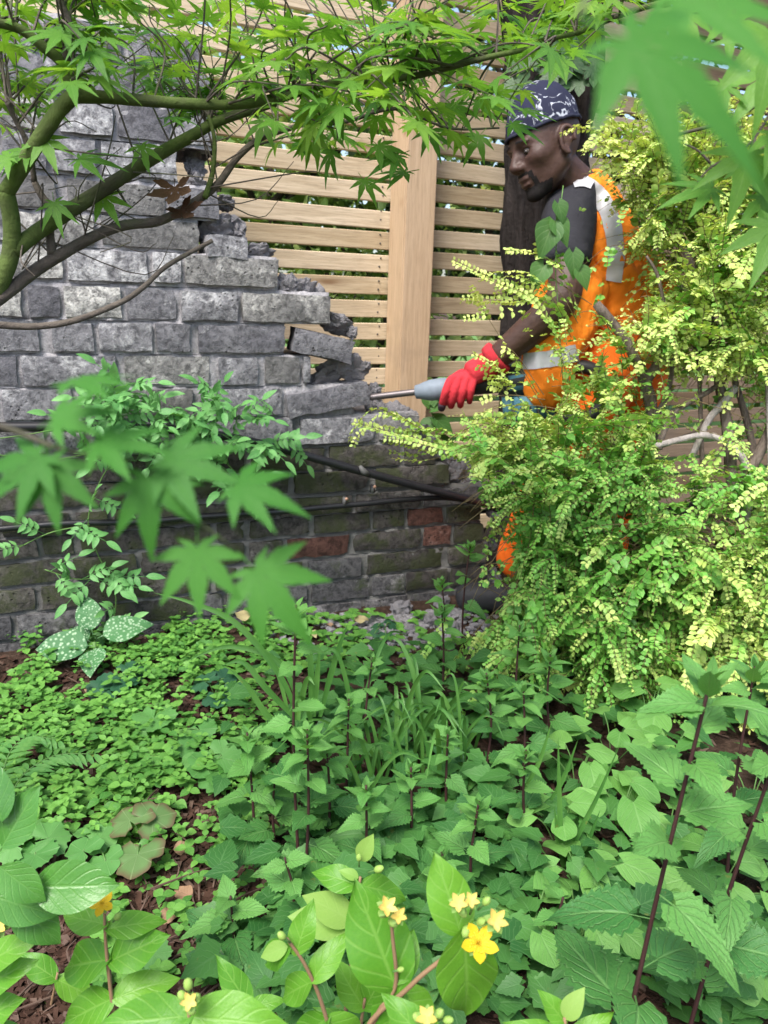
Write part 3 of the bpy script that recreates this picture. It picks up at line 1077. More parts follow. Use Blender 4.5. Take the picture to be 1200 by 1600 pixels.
def head_sdf(P):
    P = P.copy()
    P[..., 1] = np.abs(P[..., 1])
    d = sd_ell(P, (-0.008, 0, 0.032), (0.098, 0.076, 0.098))
    d = smin(d, sd_ell(P, (0.030, 0, -0.030), (0.066, 0.060, 0.080)), 0.03)
    d = smin(d, sd_cap(P, (0.0, 0.052, -0.055), (0.066, 0.014, -0.094), 0.018, 0.017), 0.025)
    d = smin(d, sd_ell(P, (0.056, 0.042, -0.016), (0.026, 0.022, 0.020)), 0.018)     # cheekbone
    d = smin(d, sd_ell(P, (0.079, 0.026, 0.026), (0.014, 0.028, 0.009)), 0.012)      # brow
    d = smin(d, sd_ell(P, (0.078, 0, -0.056), (0.020, 0.030, 0.030)), 0.016)         # muzzle
    d = smin(d, sd_ell(P, (0.080, 0, -0.100), (0.020, 0.024, 0.018)), 0.014)         # chin
    d = smax(d, -sd_ell(P, (0.096, 0.033, 0.008), (0.018, 0.019, 0.013)), 0.010)     # sockets
    d = smin(d, sd_cap(P, (0.086, 0, 0.018), (0.112, 0, -0.022), 0.009, 0.013), 0.008)
    d = smin(d, sd_ell(P, (0.102, 0.014, -0.027), (0.012, 0.010, 0.010)), 0.006)     # nostril wing
    d = smin(d, sd_ell(P, (0.096, 0, -0.056), (0.012, 0.024, 0.0065)), 0.004)
    d = smin(d, sd_ell(P, (0.094, 0, -0.071), (0.012, 0.022, 0.0075)), 0.004)
    d = smax(d, -sd_ell(P, (0.108, 0, -0.0635), (0.012, 0.024, 0.0022)), 0.003)      # mouth line
    d = smin(d, sd_ell(P, (0.077, 0.033, 0.013), (0.012, 0.017, 0.006)), 0.004)      # upper lid
    return d
def radial(sdf, nth, nph, origin=(0, 0, -0.01)):
    th = np.linspace(0, np.pi, nth)
    ph = np.linspace(0, 2 * np.pi, nph, endpoint=False)
    T, Ph = np.meshgrid(th, ph, indexing='ij')
    D = np.stack([np.sin(T) * np.cos(Ph), np.sin(T) * np.sin(Ph), np.cos(T)], -1)
    o = np.array(origin)
    r = np.full(T.shape, 0.22)
    for _ in range(70):
        r = r - 0.6 * sdf(o + D * r[..., None])
        r = np.maximum(r, 0.01)
    return o + D * r[..., None], T, Ph
HP, HT, HPH = radial(head_sdf, 110, 150)
def grid_mesh(P, mask=None, offset=None, closed=True):
    nth, nph = P.shape[:2]
    Q = P if offset is None else P + offset
    v = [HM @ (Vector(q) * HS) for q in Q.reshape(-1, 3)]
    f = []
    for i in range(nth - 1):
        for j in range(nph):
            a, b = i * nph + j, i * nph + (j + 1) % nph
            q = (a, a + nph, b + nph, b)
            if mask is None or all(mask.reshape(-1)[k] for k in q):
                f.append(q)
    used = sorted({k for q in f for k in q})
    mp = {k: i for i, k in enumerate(used)}
    mb = MB()
    mb.add([v[k] for k in used], [tuple(mp[k] for k in q) for q in f])
    return mb
head_me = grid_mesh(HP).mesh('head', M_SKIN)
def ear(side):
    mb = MB()
    c = Vector((-0.008, side * 0.076, -0.012))
    pts = []
    for k in range(11):
        a = math.radians(200 - 30 * k)
        pts.append(HM @ ((c + Vector((0.019 * math.cos(a) - 0.006 * math.sin(a), side * (0.006 + 0.008 * max(0, -math.cos(a))), 0.032 * math.sin(a)))) * HS))
    tube(mb, catmull(pts, 3), 0.0052, 6)
    for (o, r) in ((Vector((-0.002, 0.001 * side, 0.0)), (0.013, 0.006, 0.024)), (Vector((0.006, 0.002 * side, -0.022)), (0.009, 0.006, 0.011))):
        bm = bmesh.new()
        bmesh.ops.create_icosphere(bm, subdivisions=2, radius=1)
        v = [HM @ ((c + o + Vector((p.co.x * r[0], p.co.y * r[1], p.co.z * r[2]))) * HS) for p in bm.verts]
        mb.add(v, [tuple(q.index for q in fc.verts) for fc in bm.faces])
        bm.free()
    return mb.mesh('ear', M_SKIN)
J = dict(
    neck0=at(872, 268, 2.08), neck1=at(906, 300, 2.11), chest=at(918, 360, 2.11), belly=at(950, 440, 2.12), pelvis=at(985, 510, 2.14),
    shl=at(882, 345, 1.985), ell=at(885, 470, 1.87), wrl=at(762, 571, 1.915),
    shr=at(896, 330, 2.235), elr=at(925, 470, 2.27), wrr=at(878, 590, 2.10), hdr=at(868, 606, 2.06),
    hipl=at(972, 530, 2.06), knl=at(868, 735, 1.97), anl=at(803, 905, 2.03),
    hipr=at(995, 530, 2.22), knr=at(962, 770, 2.16), anr=at(985, 945, 2.22))
limbs = [
    [(J['pelvis'], .12), (J['belly'], .12), (J['chest'], .12), (J['neck1'], .066), (J['neck0'], .056), (HM @ Vector((-.01, 0, -.02)), .05)],
    [(J['chest'].lerp(J['shl'], .4), .06), (J['shl'], .056), (J['ell'], .044), (J['ell'].lerp(J['wrl'], .3), .045), (J['wrl'], .029)],
    [(J['chest'].lerp(J['shr'], .4), .06), (J['shr'], .056), (J['elr'], .044), (J['wrr'], .03), (J['hdr'], .03)],
    [(J['pelvis'], .10), (J['hipl'], .088), (J['knl'], .056), (J['anl'], .038)],
    [(J['pelvis'], .10), (J['hipr'], .088), (J['knr'], .056), (J['anr'], .038)]]
body = remesh(join_meshes([skin_mesh(l, [(i, i + 1) for i in range(len(l) - 1)]) for l in limbs] + [head_me, ear(1), ear(-1)]), 0.0038, 1)
person = thing('person', 'man in navy patterned beanie, orange hi-vis and red glove drilling the broken wall end', 'person', ground(860, 985))
bo = link('body', finish(body, M_SKIN), person)
# eyes
for sgn in (1, -1):
    bm = bmesh.new()
    bmesh.ops.create_uvsphere(bm, u_segments=16, v_segments=10, radius=0.0112)
    me = bpy.data.meshes.new('eye')
    bm.to_mesh(me); bm.free()
    e = link('eye', finish(me, M_EYE), person, HM @ Matrix.Scale(HS, 4) @ Matrix.Translation(Vector((0.0755, sgn * 0.032, 0.0050))))
    bm = bmesh.new()
    bmesh.ops.create_uvsphere(bm, u_segments=12, v_segments=8, radius=0.006)
    me = bpy.data.meshes.new('iris')
    bm.to_mesh(me); bm.free()
    io = bpy.data.objects.new('iris', finish(me, M_IRIS))
    COL.objects.link(io); io.parent = e
    io.matrix_basis = Matrix.Translation(Vector((0.0085, 0, -0.003)))
# beard: moustache, chin and jaw, a thin layer on the face
X, Y_, Z = HP[..., 0], np.abs(HP[..., 1]), HP[..., 2]
mouth = (np.abs(Z + 0.0635) < 0.014) & (Y_ < 0.024) & (X > 0.075)
bmask = ((Z < -0.040) & (Z > -0.125) & (X > 0.060) & (Y_ < 0.036) & ~mouth) | ((Z < -0.078) & (X > 0.045))
nrm = HP / np.linalg.norm(HP, axis=-1, keepdims=True)
link('beard', grid_mesh(HP, bmask, nrm * 0.0016).mesh('beard', M_BEARD), person)
bro = ((np.abs(Z - 0.031 - 0.10 * (0.03 - Y_)) < 0.0042) & (Y_ > 0.012) & (Y_ < 0.045) & (X > 0.055))
for sg in (1, -1):
    link('eyebrow', grid_mesh(HP, bro & (HP[..., 1] * sg > 0), nrm * 0.0016).mesh('eyebrow', M_BEARD), person)
# beanie: follows the skull, looser towards the crown
lim = 0.048 + 0.10 * X - 0.012
bemask = Z > np.minimum(lim, 0.060)
k = np.clip((Z - 0.03) / 0.1, 0, 1)
bw = np.array([[0.0022 * mnoise.noise(Vector(p) * 38) for p in row] for row in HP])
offs = nrm * (0.007 + 0.006 * k + bw * 2.5)[..., None] + np.stack([-0.014 * k, 0 * k, 0.014 * k ** 1.5], -1)
bean = link('beanie', grid_mesh(HP, bemask, offs).mesh('beanie', M_BEANIE), person)
# rolled edge of the beanie
edge = []
for j in range(HP.shape[1]):
    col = np.where(bemask[:, j])[0]
    i = col.max()
    edge.append(HM @ (Vector(HP[i, j] + offs[i, j]) * HS))
mb = MB()
tube(mb, edge[::3] + edge[:1], 0.0042, 6, caps=False)
hm = mb.mesh('hem', plain('navy_beanie_hem', (0.018, 0.02, 0.04), 0.9))
ho = bpy.data.objects.new('hem', hm); COL.objects.link(ho); ho.parent = bean
ho.matrix_basis = bean.matrix_basis.inverted() @ person.matrix_basis.inverted()

# ---- clothes
vest_nodes = [(J['pelvis'].lerp(J['belly'], .45), .135), (J['belly'], .142), (J['chest'], .146), (at(905, 305, 2.11), .098), (at(892, 284, 2.10), .075),
              (J['shl'].lerp(J['chest'], .45), .075), (J['shr'].lerp(J['chest'], .45), .075)]
flap = [(at(905, 420, 2.06), .10), (at(885, 490, 1.98), .085), (at(856, 562, 1.93), .066), (at(848, 640, 1.91), .060)]
vm = remesh(join_meshes([skin_mesh(vest_nodes, [(0, 1), (1, 2), (2, 3), (3, 4), (2, 5), (2, 6)], 1, 3), skin_mesh(flap, [(0, 1), (1, 2), (2, 3)], 0, 3)]), 0.006, 3)
wrinkle(vm, 0.008, 17, 3, (1, 1, 0.6))
wrinkle(vm, 0.003, 45, 6, (1, 1, 0.5))
vest = link('vest', finish(vm, M_HIVIS), person)
tm = skin_mesh([(J['chest'] + Vector((0, 0, 0.01)), .125), (J['shl'] + Vector((0.01, 0.01, -0.01)), .072), (J['shl'].lerp(J['ell'], .45) + Vector((0, -.004, 0)), .064), (J['shl'].lerp(J['ell'], .62), .060), (at(890, 288, 2.11), .058),
                (J['shr'], .068), (J['shr'].lerp(J['elr'], .6), .06)], [(0, 1), (1, 2), (2, 3), (0, 4), (0, 5), (5, 6)], 0, 3)
wrinkle(tm, 0.004, 18, 8)
link('tshirt', finish(tm, M_TSHIRT), person)
trm = skin_mesh([(J['pelvis'], .135), (J['hipl'], .108), (J['hipl'].lerp(J['knl'], .55), .088), (J['knl'], .076), (J['knl'].lerp(J['anl'], .5), .068), (J['anl'] + Vector((0, 0, .01)), .064),
                 (J['hipr'], .105), (J['knr'], .078), (J['knr'].lerp(J['anr'], .6), .068), (J['anr'], .064), (at(1010, 455, 2.12), .10)],
                [(0, 1), (1, 2), (2, 3), (3, 4), (4, 5), (0, 6), (6, 7), (7, 8), (8, 9), (0, 10)], 0, 3)
wrinkle(trm, 0.007, 14, 5, (1, 1, 0.5))
link('trousers', finish(trm, M_HIVISTROUSER), person)
# reflective tape and vest binding laid on the cloth
def drape(name, target_me, path, width, mat, parent, off=0.003, n=10):
    bm = bmesh.new(); bm.from_mesh(target_me)
    bv = BVHTree.FromBMesh(bm)
    pts = catmull([Vector((p[0], p[1], 0)) for p in path], n)
    v, f = [], []
    ok = []
    for i, p in enumerate(pts):
        d = (pts[min(i + 1, len(pts) - 1)] - pts[max(i - 1, 0)]).normalized()
        s = Vector((-d.y, d.x, 0))
        row = []
        for k in (-1, -.33, .33, 1):
            q = p + s * (width * 0.5 * k)
            hit, nr, idx, dist = bv.ray_cast(CAM, ray(q.x, q.y).normalized())
            if hit is None:
                row = None; break
            if nr.dot(CF) > 0: nr = -nr
            row.append(hit + nr * off)
        ok.append(row)
    base = {}
    for i, r in enumerate(ok):
        if r:
            base[i] = len(v); v.extend(r)
    for i in range(len(ok) - 1):
        if i in base and i + 1 in base:
            for k in range(3):
                f.append((base[i] + k, base[i] + k + 1, base[i + 1] + k + 1, base[i + 1] + k))
    bm.free()
    if not f: return None
    mb = MB(); mb.add(v, f)
    return link(name, mb.mesh(name, mat), parent)
def world_copy(o):
    return o.data                                        # meshes were built in world space
drape('reflective_band', vm, [(872, 272), (905, 284), (935, 305), (955, 345), (962, 400), (958, 440)], 26, M_REFLECT, person)
drape('reflective_band', vm, [(795, 560), (825, 564), (865, 560), (905, 550)], 26, M_REFLECT, person)
drape('vest_edge', tm, [(826, 410), (829, 365), (840, 325), (858, 298), (885, 276), (915, 262)], 17, M_HIVIS, person, .004)
drape('reflective_band', tm, [(866, 304), (886, 291), (912, 286), (938, 296)], 15, M_REFLECT, person, .004)
# boots
def boot(toe_px, heel_px, Y, ank):
    a, b = ground(*toe_px), ground(*heel_px)
    d = (a - b); d.z = 0
    L = 0.285
    d.normalize()
    heel = a - d * L
    nodes = [(heel + Vector((0, 0, .055)) + d * .05, .045), (heel + d * .13 + Vector((0, 0, .052)), .042, .042), (a - d * .05 + Vector((0, 0, .045)), .042, .04), (a - d * .015 + Vector((0, 0, .036)), .032), (heel + d * .07 + Vector((0, 0, .12)), .050), (heel + d * .075 + Vector((0, 0, .19)), .050)]
    up = skin_mesh(nodes, [(0, 1), (1, 2), (2, 3), (0, 4), (4, 5)], 0, 3)
    o = link('boot', finish(up, M_RUBBER), person)
    mb = MB()
    s = Vector((-d.y, d.x, 0))
    out = []
    for k in range(28):
        t = 2 * math.pi * k / 28
        x = math.cos(t); y = math.sin(t)
        out.append(heel + d * (L * 0.5 + x * L * 0.52) + s * (y * (0.052 - 0.010 * (x < 0) * abs(x))))
    v = []
    for z, e in ((0.0, .98), (.012, 1.0), (.014, .96), (.020, .96), (.022, 1.0), (.032, .99)):
        c = heel + d * L * .5
        v += [Vector((c.x + (p.x - c.x) * e, c.y + (p.y - c.y) * e, z)) for p in out]
    f = []
    for i in range(5):
        for k in range(28):
            f.append((i * 28 + k, i * 28 + (k + 1) % 28, (i + 1) * 28 + (k + 1) % 28, (i + 1) * 28 + k))
    f.append(tuple(range(140, 168)))
    mb.add(v, f)
    so = bpy.data.objects.new('sole', mb.mesh('sole', M_RUBBER)); COL.objects.link(so); so.parent = o
    so.matrix_basis = person.matrix_basis.inverted()
boot((701, 953), (830, 966), 2.0, 'anl')
boot((935, 985), (1030, 985), 2.2, 'anr')
# ---- the drill (demolition hammer) and the gloved hand on it
M_STEEL = plain('worn_steel', (0.13, 0.115, 0.12), 0.45, 0.5, 0.3, 40, 0.15, 0.6)
M_TEAL = plain('dusty_teal_plastic', (0.075, 0.20, 0.26), 0.55, 0.4, 0.2, 30, 0.15)
M_GREYPL = plain('dusty_grey_blue_plastic', (0.17, 0.205, 0.25), 0.65, 0.3, 0.3, 45, 0.25)
M_BLACKPL = plain('black_plastic', (0.022, 0.022, 0.024), 0.5, 0.4)
tip = on_plane(577, 621, WP - WN * 0.014, WN)
hand_c = at(722, 604, 1.955)
ax = (hand_c - tip).normalized()
Ltot = (hand_c - tip).length
drill = thing('demolition_drill', 'dusty teal and grey demolition drill with its chisel against a lifted brick', 'power drill', tip)
def along(r): return tip + ax * r
def lathe(name, prof, mat, sides=22, parent=drill):
    mb = MB()
    tube(mb, [along(r) for r, _ in prof], [q for _, q in prof], sides)
    return link(name, mb.mesh(name, mat), parent)
rr_ = (at(650, 612, 1.935) - tip).length
rc = (at(700, 606, 1.94) - tip).length
lathe('chisel_bit', [(-.03, .002), (0.0, .0075), (.02, .0085), (rr_, .0085), (rr_ + .02, .0085)], M_STEEL, 10)
lathe('chuck', [(rr_ - .010, .010), (rr_ - .008, .017), (rr_ + .004, .019), (rr_ + .012, .022), (rr_ + .030, .0265), (rr_ + .055, .0275), (rr_ + .070, .0275), (rr_ + .072, .0255), (rr_ + .078, .0255)], M_GREYPL)
lathe('chuck_ring', [(rr_ + .078, .0262), (rr_ + .080, .0285), (rr_ + .092, .0285), (rr_ + .094, .026), (rr_ + .10, .026)], M_TEAL)
lathe('barrel', [(rr_ + .10, .022), (rr_ + .12, .024), (rr_ + .20, .026), (rr_ + .21, .034), (rr_ + .22, .040), (rr_ + .34, .042), (rr_ + .36, .034)], M_BLACKPL)
dn = (Vector((0, 0, -1)) - ax * Vector((0, 0, -1)).dot(ax)).normalized()
sdv = ax.cross(dn)
def block(name, r0, r1, d0, d1, wd, mat, bev=0.016):
    bm = bmesh.new()
    bmesh.ops.create_cube(bm, size=1)
    for v in bm.verts:
        v.co = Vector((v.co.x * (r1 - r0), v.co.y * wd, v.co.z * (d1 - d0)))
    bmesh.ops.bevel(bm, geom=bm.edges[:], offset=bev, segments=4, affect='EDGES')
    me = bpy.data.meshes.new(name); bm.to_mesh(me); bm.free()
    M = Matrix((ax, sdv, dn)).transposed().to_4x4()
    M.translation = along((r0 + r1) / 2) + dn * ((d0 + d1) / 2)
    return link(name, finish(me, mat), drill, M)
block('motor_housing', rr_ + .205, rr_ + .33, .010, .125, .082, M_TEAL, .028)
block('gear_housing', rr_ + .20, rr_ + .36, -.040, .045, .078, M_TEAL, .024)
for q in range(4):
    block('vent_rib', rr_ + .225 + q * .02, rr_ + .233 + q * .02, .062, .115, .086, M_BLACKPL, .002)
mb = MB()
hp = [along(rr_ + .35) + dn * -.01, along(rr_ + .40) + dn * -.015, along(rr_ + .445) + dn * .01, along(rr_ + .45) + dn * .07, along(rr_ + .41) + dn * .11, along(rr_ + .33) + dn * .105]
tube(mb, catmull(hp, 5), 0.017, 10)
link('rear_handle', mb.mesh('rear_handle', M_BLACKPL), drill)
# gloved left hand: palm over the barrel, four fingers down the near side, thumb on the far side
Yk = hand_c.y - 0.030
pn = [(J['wrl'], .037), (at(744, 580, Yk + .025), .036, .030), (at(728, 586, Yk + .02), .037, .024)]
pm_ = skin_mesh([(J['wrl'].lerp(J['ell'], .12), .040), (J['wrl'], .035), (at(746, 579, 1.925), .034), (at(727, 588, 1.915), .034)], [(0, 1), (1, 2), (2, 3)], 0, 2)
parts = [pm_]
for i in range(4):
    r = (.0105, .0108, .0105, .0094)[i]
    k0 = at(704 + 12.5 * i, 592 - 1.0 * i, 1.905)
    k1 = at(696 + 13.5 * i, (612, 613, 612, 609)[i], 1.893)
    k2 = at(692 + 14.0 * i, (626, 628, 627, 622)[i], 1.902)
    k3 = at(690 + 14.5 * i, (640, 637, 636, 630)[i], 1.925)
    parts.append(skin_mesh([(at(735, 585, 1.915), r * 1.15), (k0, r * 1.15), (k1, r), (k2, r * .95), (k3, r * .85)], [(0, 1), (1, 2), (2, 3), (3, 4)], 0, 2))
parts.append(skin_mesh([(at(742, 584, 1.94), .014), (at(722, 582, 1.965), .012), (at(706, 592, 1.98), .0105), (at(698, 606, 1.985), .009)], [(0, 1), (1, 2), (2, 3)], 0, 2))
gm = remesh(join_meshes(parts), 0.0026, 2)
glove = link('glove', finish(gm, M_GLOVE), person)
tipc = skin_mesh([(at(691, 629, 1.903), .0108), (at(689.6, 641, 1.926), .0104)], [(0, 1)], 0, 2)
go = bpy.data.objects.new('fingertip_dip', finish(tipc, M_GLOVEDIP)); COL.objects.link(go); go.parent = glove
go.matrix_basis = glove.matrix_basis.inverted() @ person.matrix_basis.inverted()
mb = MB()
cd = (J['ell'] - J['wrl']).normalized()
cc = J['wrl'].lerp(J['ell'], .13)
tube(mb, [cc - cd * .018, cc - cd * .008, cc, cc + cd * .006], [.0395, .0415, .0425, .041], 20)
co = bpy.data.objects.new('cuff', mb.mesh('cuff', M_GLOVE)); COL.objects.link(co); co.parent = glove
co.matrix_basis = glove.matrix_basis.inverted() @ person.matrix_basis.inverted()
# far gloved hand on the rear handle
gp = [skin_mesh([(J['wrr'], .034), (J['hdr'], .034)], [(0, 1)], 0, 2)]
for i in range(4):
    b = J['hdr'] + Vector((-0.01, -0.005, -0.006 - 0.016 * i + .02))
    gp.append(skin_mesh([(b, .011), (b + Vector((-.028, -.012, -.008)), .0105), (b + Vector((-.040, .010, -.014)), .010), (b + Vector((-.022, .024, -.016)), .009)], [(0, 1), (1, 2), (2, 3)], 0, 2))
gp.append(skin_mesh([(J['hdr'] + Vector((0, -.02, .02)), .013), (J['hdr'] + Vector((-.025, -.025, .035)), .011), (J['hdr'] + Vector((-.045, -.01, .035)), .009)], [(0, 1), (1, 2)], 0, 2))
link('glove', finish(remesh(join_meshes(gp), 0.003, 2), M_GLOVE), person)
# ================================================================== GOLDEN SHRUB IN FRONT OF THE WORKER
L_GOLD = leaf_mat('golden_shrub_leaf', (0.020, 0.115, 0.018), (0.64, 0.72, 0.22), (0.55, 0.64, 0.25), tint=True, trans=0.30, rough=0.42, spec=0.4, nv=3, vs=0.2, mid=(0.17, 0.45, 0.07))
M_TWIG = plain('thin_brown_twig', (0.16, 0.125, 0.06), 0.8, 0.2)
SHRUBLEAF = blade(ovate(0.36, 0.5), 3, 1, fold=0.25, droop=0.18)
rs = random.Random(21)
# the openings in the shrub through which the worker, the drill and the fence show
GAPS = [(840, 262, 60, 75, 1.0), (905, 335, 66, 80, .9), (945, 395, 42, 55, .8), (935, 455, 88, 42, .66), (848, 600, 44, 58, .93), (960, 520, 60, 40, .35), (900, 560, 40, 50, .5), (805, 520, 62, 46, .72), (715, 600, 48, 52, .95), (800, 622, 42, 28, .6),
        (1120, 640, 85, 62, .72), (1000, 590, 55, 50, .62), (740, 950, 52, 42, 1.0), (786, 892, 27, 64, .9), (975, 812, 16, 16, .9), (985, 850, 20, 14, .9), (698, 830, 74, 122, 1.0), (650, 760, 60, 40, 1.0), (1055, 410, 45, 30, .5), (1130, 830, 40, 40, .5)]
def open_gap(p):
    x, y, z = proj(p)
    q = 1.0
    for (gx, gy, rx, ry, k) in GAPS:
        d = ((x - gx) / rx) ** 2 + ((y - gy) / ry) ** 2
        if d < 1: q = min(q, 1 - k * min(1, (1 - d) * 3))
    return rs.random() > q
def spray(fol, tw, P, leaf, tint0, rnd, spacing=0.0125, r0=0.0010):
    """one arching shoot: a twig with opposite pairs of small leaves, larger at the base"""
    C = catmull(P, 6)
    if not open_gap(P[len(P) // 2]):
        tube(tw, C[::2] + [C[-1]], (r0, 0.0005), 3, caps=False)
    # arc length walk
    L = [0.0]
    for a, b in zip(C, C[1:]): L.append(L[-1] + (b - a).length)
    tot = L[-1]
    s = spacing * rnd.uniform(0.5, 1.2)
    i = 0
    tw_ang = rnd.uniform(-0.5, 0.5)
    while s < tot:
        while i < len(L) - 2 and L[i + 1] < s: i += 1
        k = (s - L[i]) / max(L[i + 1] - L[i], 1e-6)
        p = C[i].lerp(C[i + 1], k)
        d = (C[i + 1] - C[i]).normalized()
        sd_ = d.cross(Vector((0, 0, 1)))
        if sd_.length < 0.15: sd_ = d.orthogonal()
        sd_.normalize()
        up = sd_.cross(d).normalized()
        tw_ang += rnd.uniform(-0.25, 0.25)
        q = s / tot
        if open_gap(p):
            s += spacing
            continue
        sc = leaf * (1.0 - 0.5 * q) * rnd.uniform(0.8, 1.15)
        for sg in (-1, 1):
            a = tw_ang
            side = (sd_ * math.cos(a) + up * math.sin(a)) * sg
            dd = side + d * 0.55 + Vector((rnd.uniform(-.4, .4), rnd.uniform(-.4, .4), rnd.uniform(-.4, .4)))
            u2 = up * math.cos(a) - sd_ * math.sin(a) + Vector((rnd.uniform(-.6, .6), rnd.uniform(-.6, .6), .3))
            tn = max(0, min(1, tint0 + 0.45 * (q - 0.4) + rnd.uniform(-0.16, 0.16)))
            stamp(fol, SHRUBLEAF, frame(p, dd, u2, sc), tn)
        s += spacing * (1 - 0.35 * q) * rnd.uniform(0.85, 1.2)
BASE = ground(1010, 1075)
SH_Y = 1.52
# masses of shoots: (px, py, rx, ry, Y, dY, count, direction in the picture (right, up), tint, length)
def masses(lst, fol, tw, rnd, roots):
    for (px, py, rx, ry, Y, dY, n, dr, tint, ln) in lst:
        for _ in range(int(n * .62)):
            while True:
                a, b = rnd.uniform(-1, 1), rnd.uniform(-1, 1)
                if a * a + b * b < 1: break
            yy = Y + rnd.uniform(-dY, dY)
            p0 = at(px + rx * a, py + ry * b, yy)
            if p0.z < 0.03: continue
            d = Vector((dr[0] + a * 0.6 + rnd.uniform(-.8, .8), rnd.uniform(-.65, .35), dr[1] - b * 0.3 + rnd.uniform(-.75, .75)))
            d.normalize()
            l = ln * rnd.uniform(0.6, 1.25)
            sag = l * rnd.uniform(0.15, 0.55)
            P = [p0 - d * l * .45 + Vector((0, 0.02, -sag * .1)), p0, p0 + d * l * .35 - Vector((0, 0, sag * .25)), p0 + d * l * .62 - Vector((0, 0, sag * .8))]
            if min(q.z for q in P) < 0.015:
                for q in P: q.z = max(q.z, 0.015 + rnd.uniform(0, .03))
            lf, tn = rnd.uniform(.014, .025), tint + .08 + rnd.uniform(-.16, .16)
            spray(fol, tw, P, lf, tn, rnd, rnd.uniform(.010, .0145))
            for _k in range(rnd.choice((1, 2, 3, 3))):
                u = rnd.uniform(.15, .85)
                o = P[1].lerp(P[2], u) if u > .3 else P[0].lerp(P[1], u + .4)
                e = Vector((d.x + rnd.uniform(-1, 1), d.y + rnd.uniform(-1, .6), d.z + rnd.uniform(-.9, .9))).normalized() * l * rnd.uniform(.2, .5)
                if (o + e).z < .015: continue
                spray(fol, tw, [o, o + e * .5 + Vector((0, 0, .006)), o + e - Vector((0, 0, e.length * .2))], lf * rnd.uniform(.6, 1), tn + .08, rnd, rnd.uniform(.009, .013))
def branch(parent, pts, rad, mat, sides=7, rnd=R0, name='branch', rough=0.12):
    mb = MB()
    tube(mb, catmull(pts, 6), rad, sides, rough=rough, rnd=rnd)
    return link(name, mb.mesh(name, mat), parent)
front = thing('golden_shrub', 'golden green small-leaved shrub spilling in front of the orange-clad worker', 'shrub', BASE, 'golden small-leaved shrubs')
fol, tw = MB(), MB()
masses([
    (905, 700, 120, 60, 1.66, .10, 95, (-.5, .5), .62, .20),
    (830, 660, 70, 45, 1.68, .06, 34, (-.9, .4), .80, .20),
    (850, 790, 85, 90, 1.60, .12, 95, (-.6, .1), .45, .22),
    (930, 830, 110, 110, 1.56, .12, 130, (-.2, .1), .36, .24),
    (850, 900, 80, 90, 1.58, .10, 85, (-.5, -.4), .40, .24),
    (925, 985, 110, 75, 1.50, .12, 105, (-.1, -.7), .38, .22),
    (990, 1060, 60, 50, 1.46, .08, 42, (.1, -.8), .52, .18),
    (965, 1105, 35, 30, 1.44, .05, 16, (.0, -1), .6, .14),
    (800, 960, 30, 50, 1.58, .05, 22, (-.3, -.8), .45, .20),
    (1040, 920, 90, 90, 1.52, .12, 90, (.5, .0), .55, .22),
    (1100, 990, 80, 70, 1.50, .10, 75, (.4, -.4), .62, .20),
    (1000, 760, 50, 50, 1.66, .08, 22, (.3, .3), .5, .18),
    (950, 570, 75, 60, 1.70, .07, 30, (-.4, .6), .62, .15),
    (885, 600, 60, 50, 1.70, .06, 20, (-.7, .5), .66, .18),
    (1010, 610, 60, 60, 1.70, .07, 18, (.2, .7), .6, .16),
], fol, tw, rs, None)
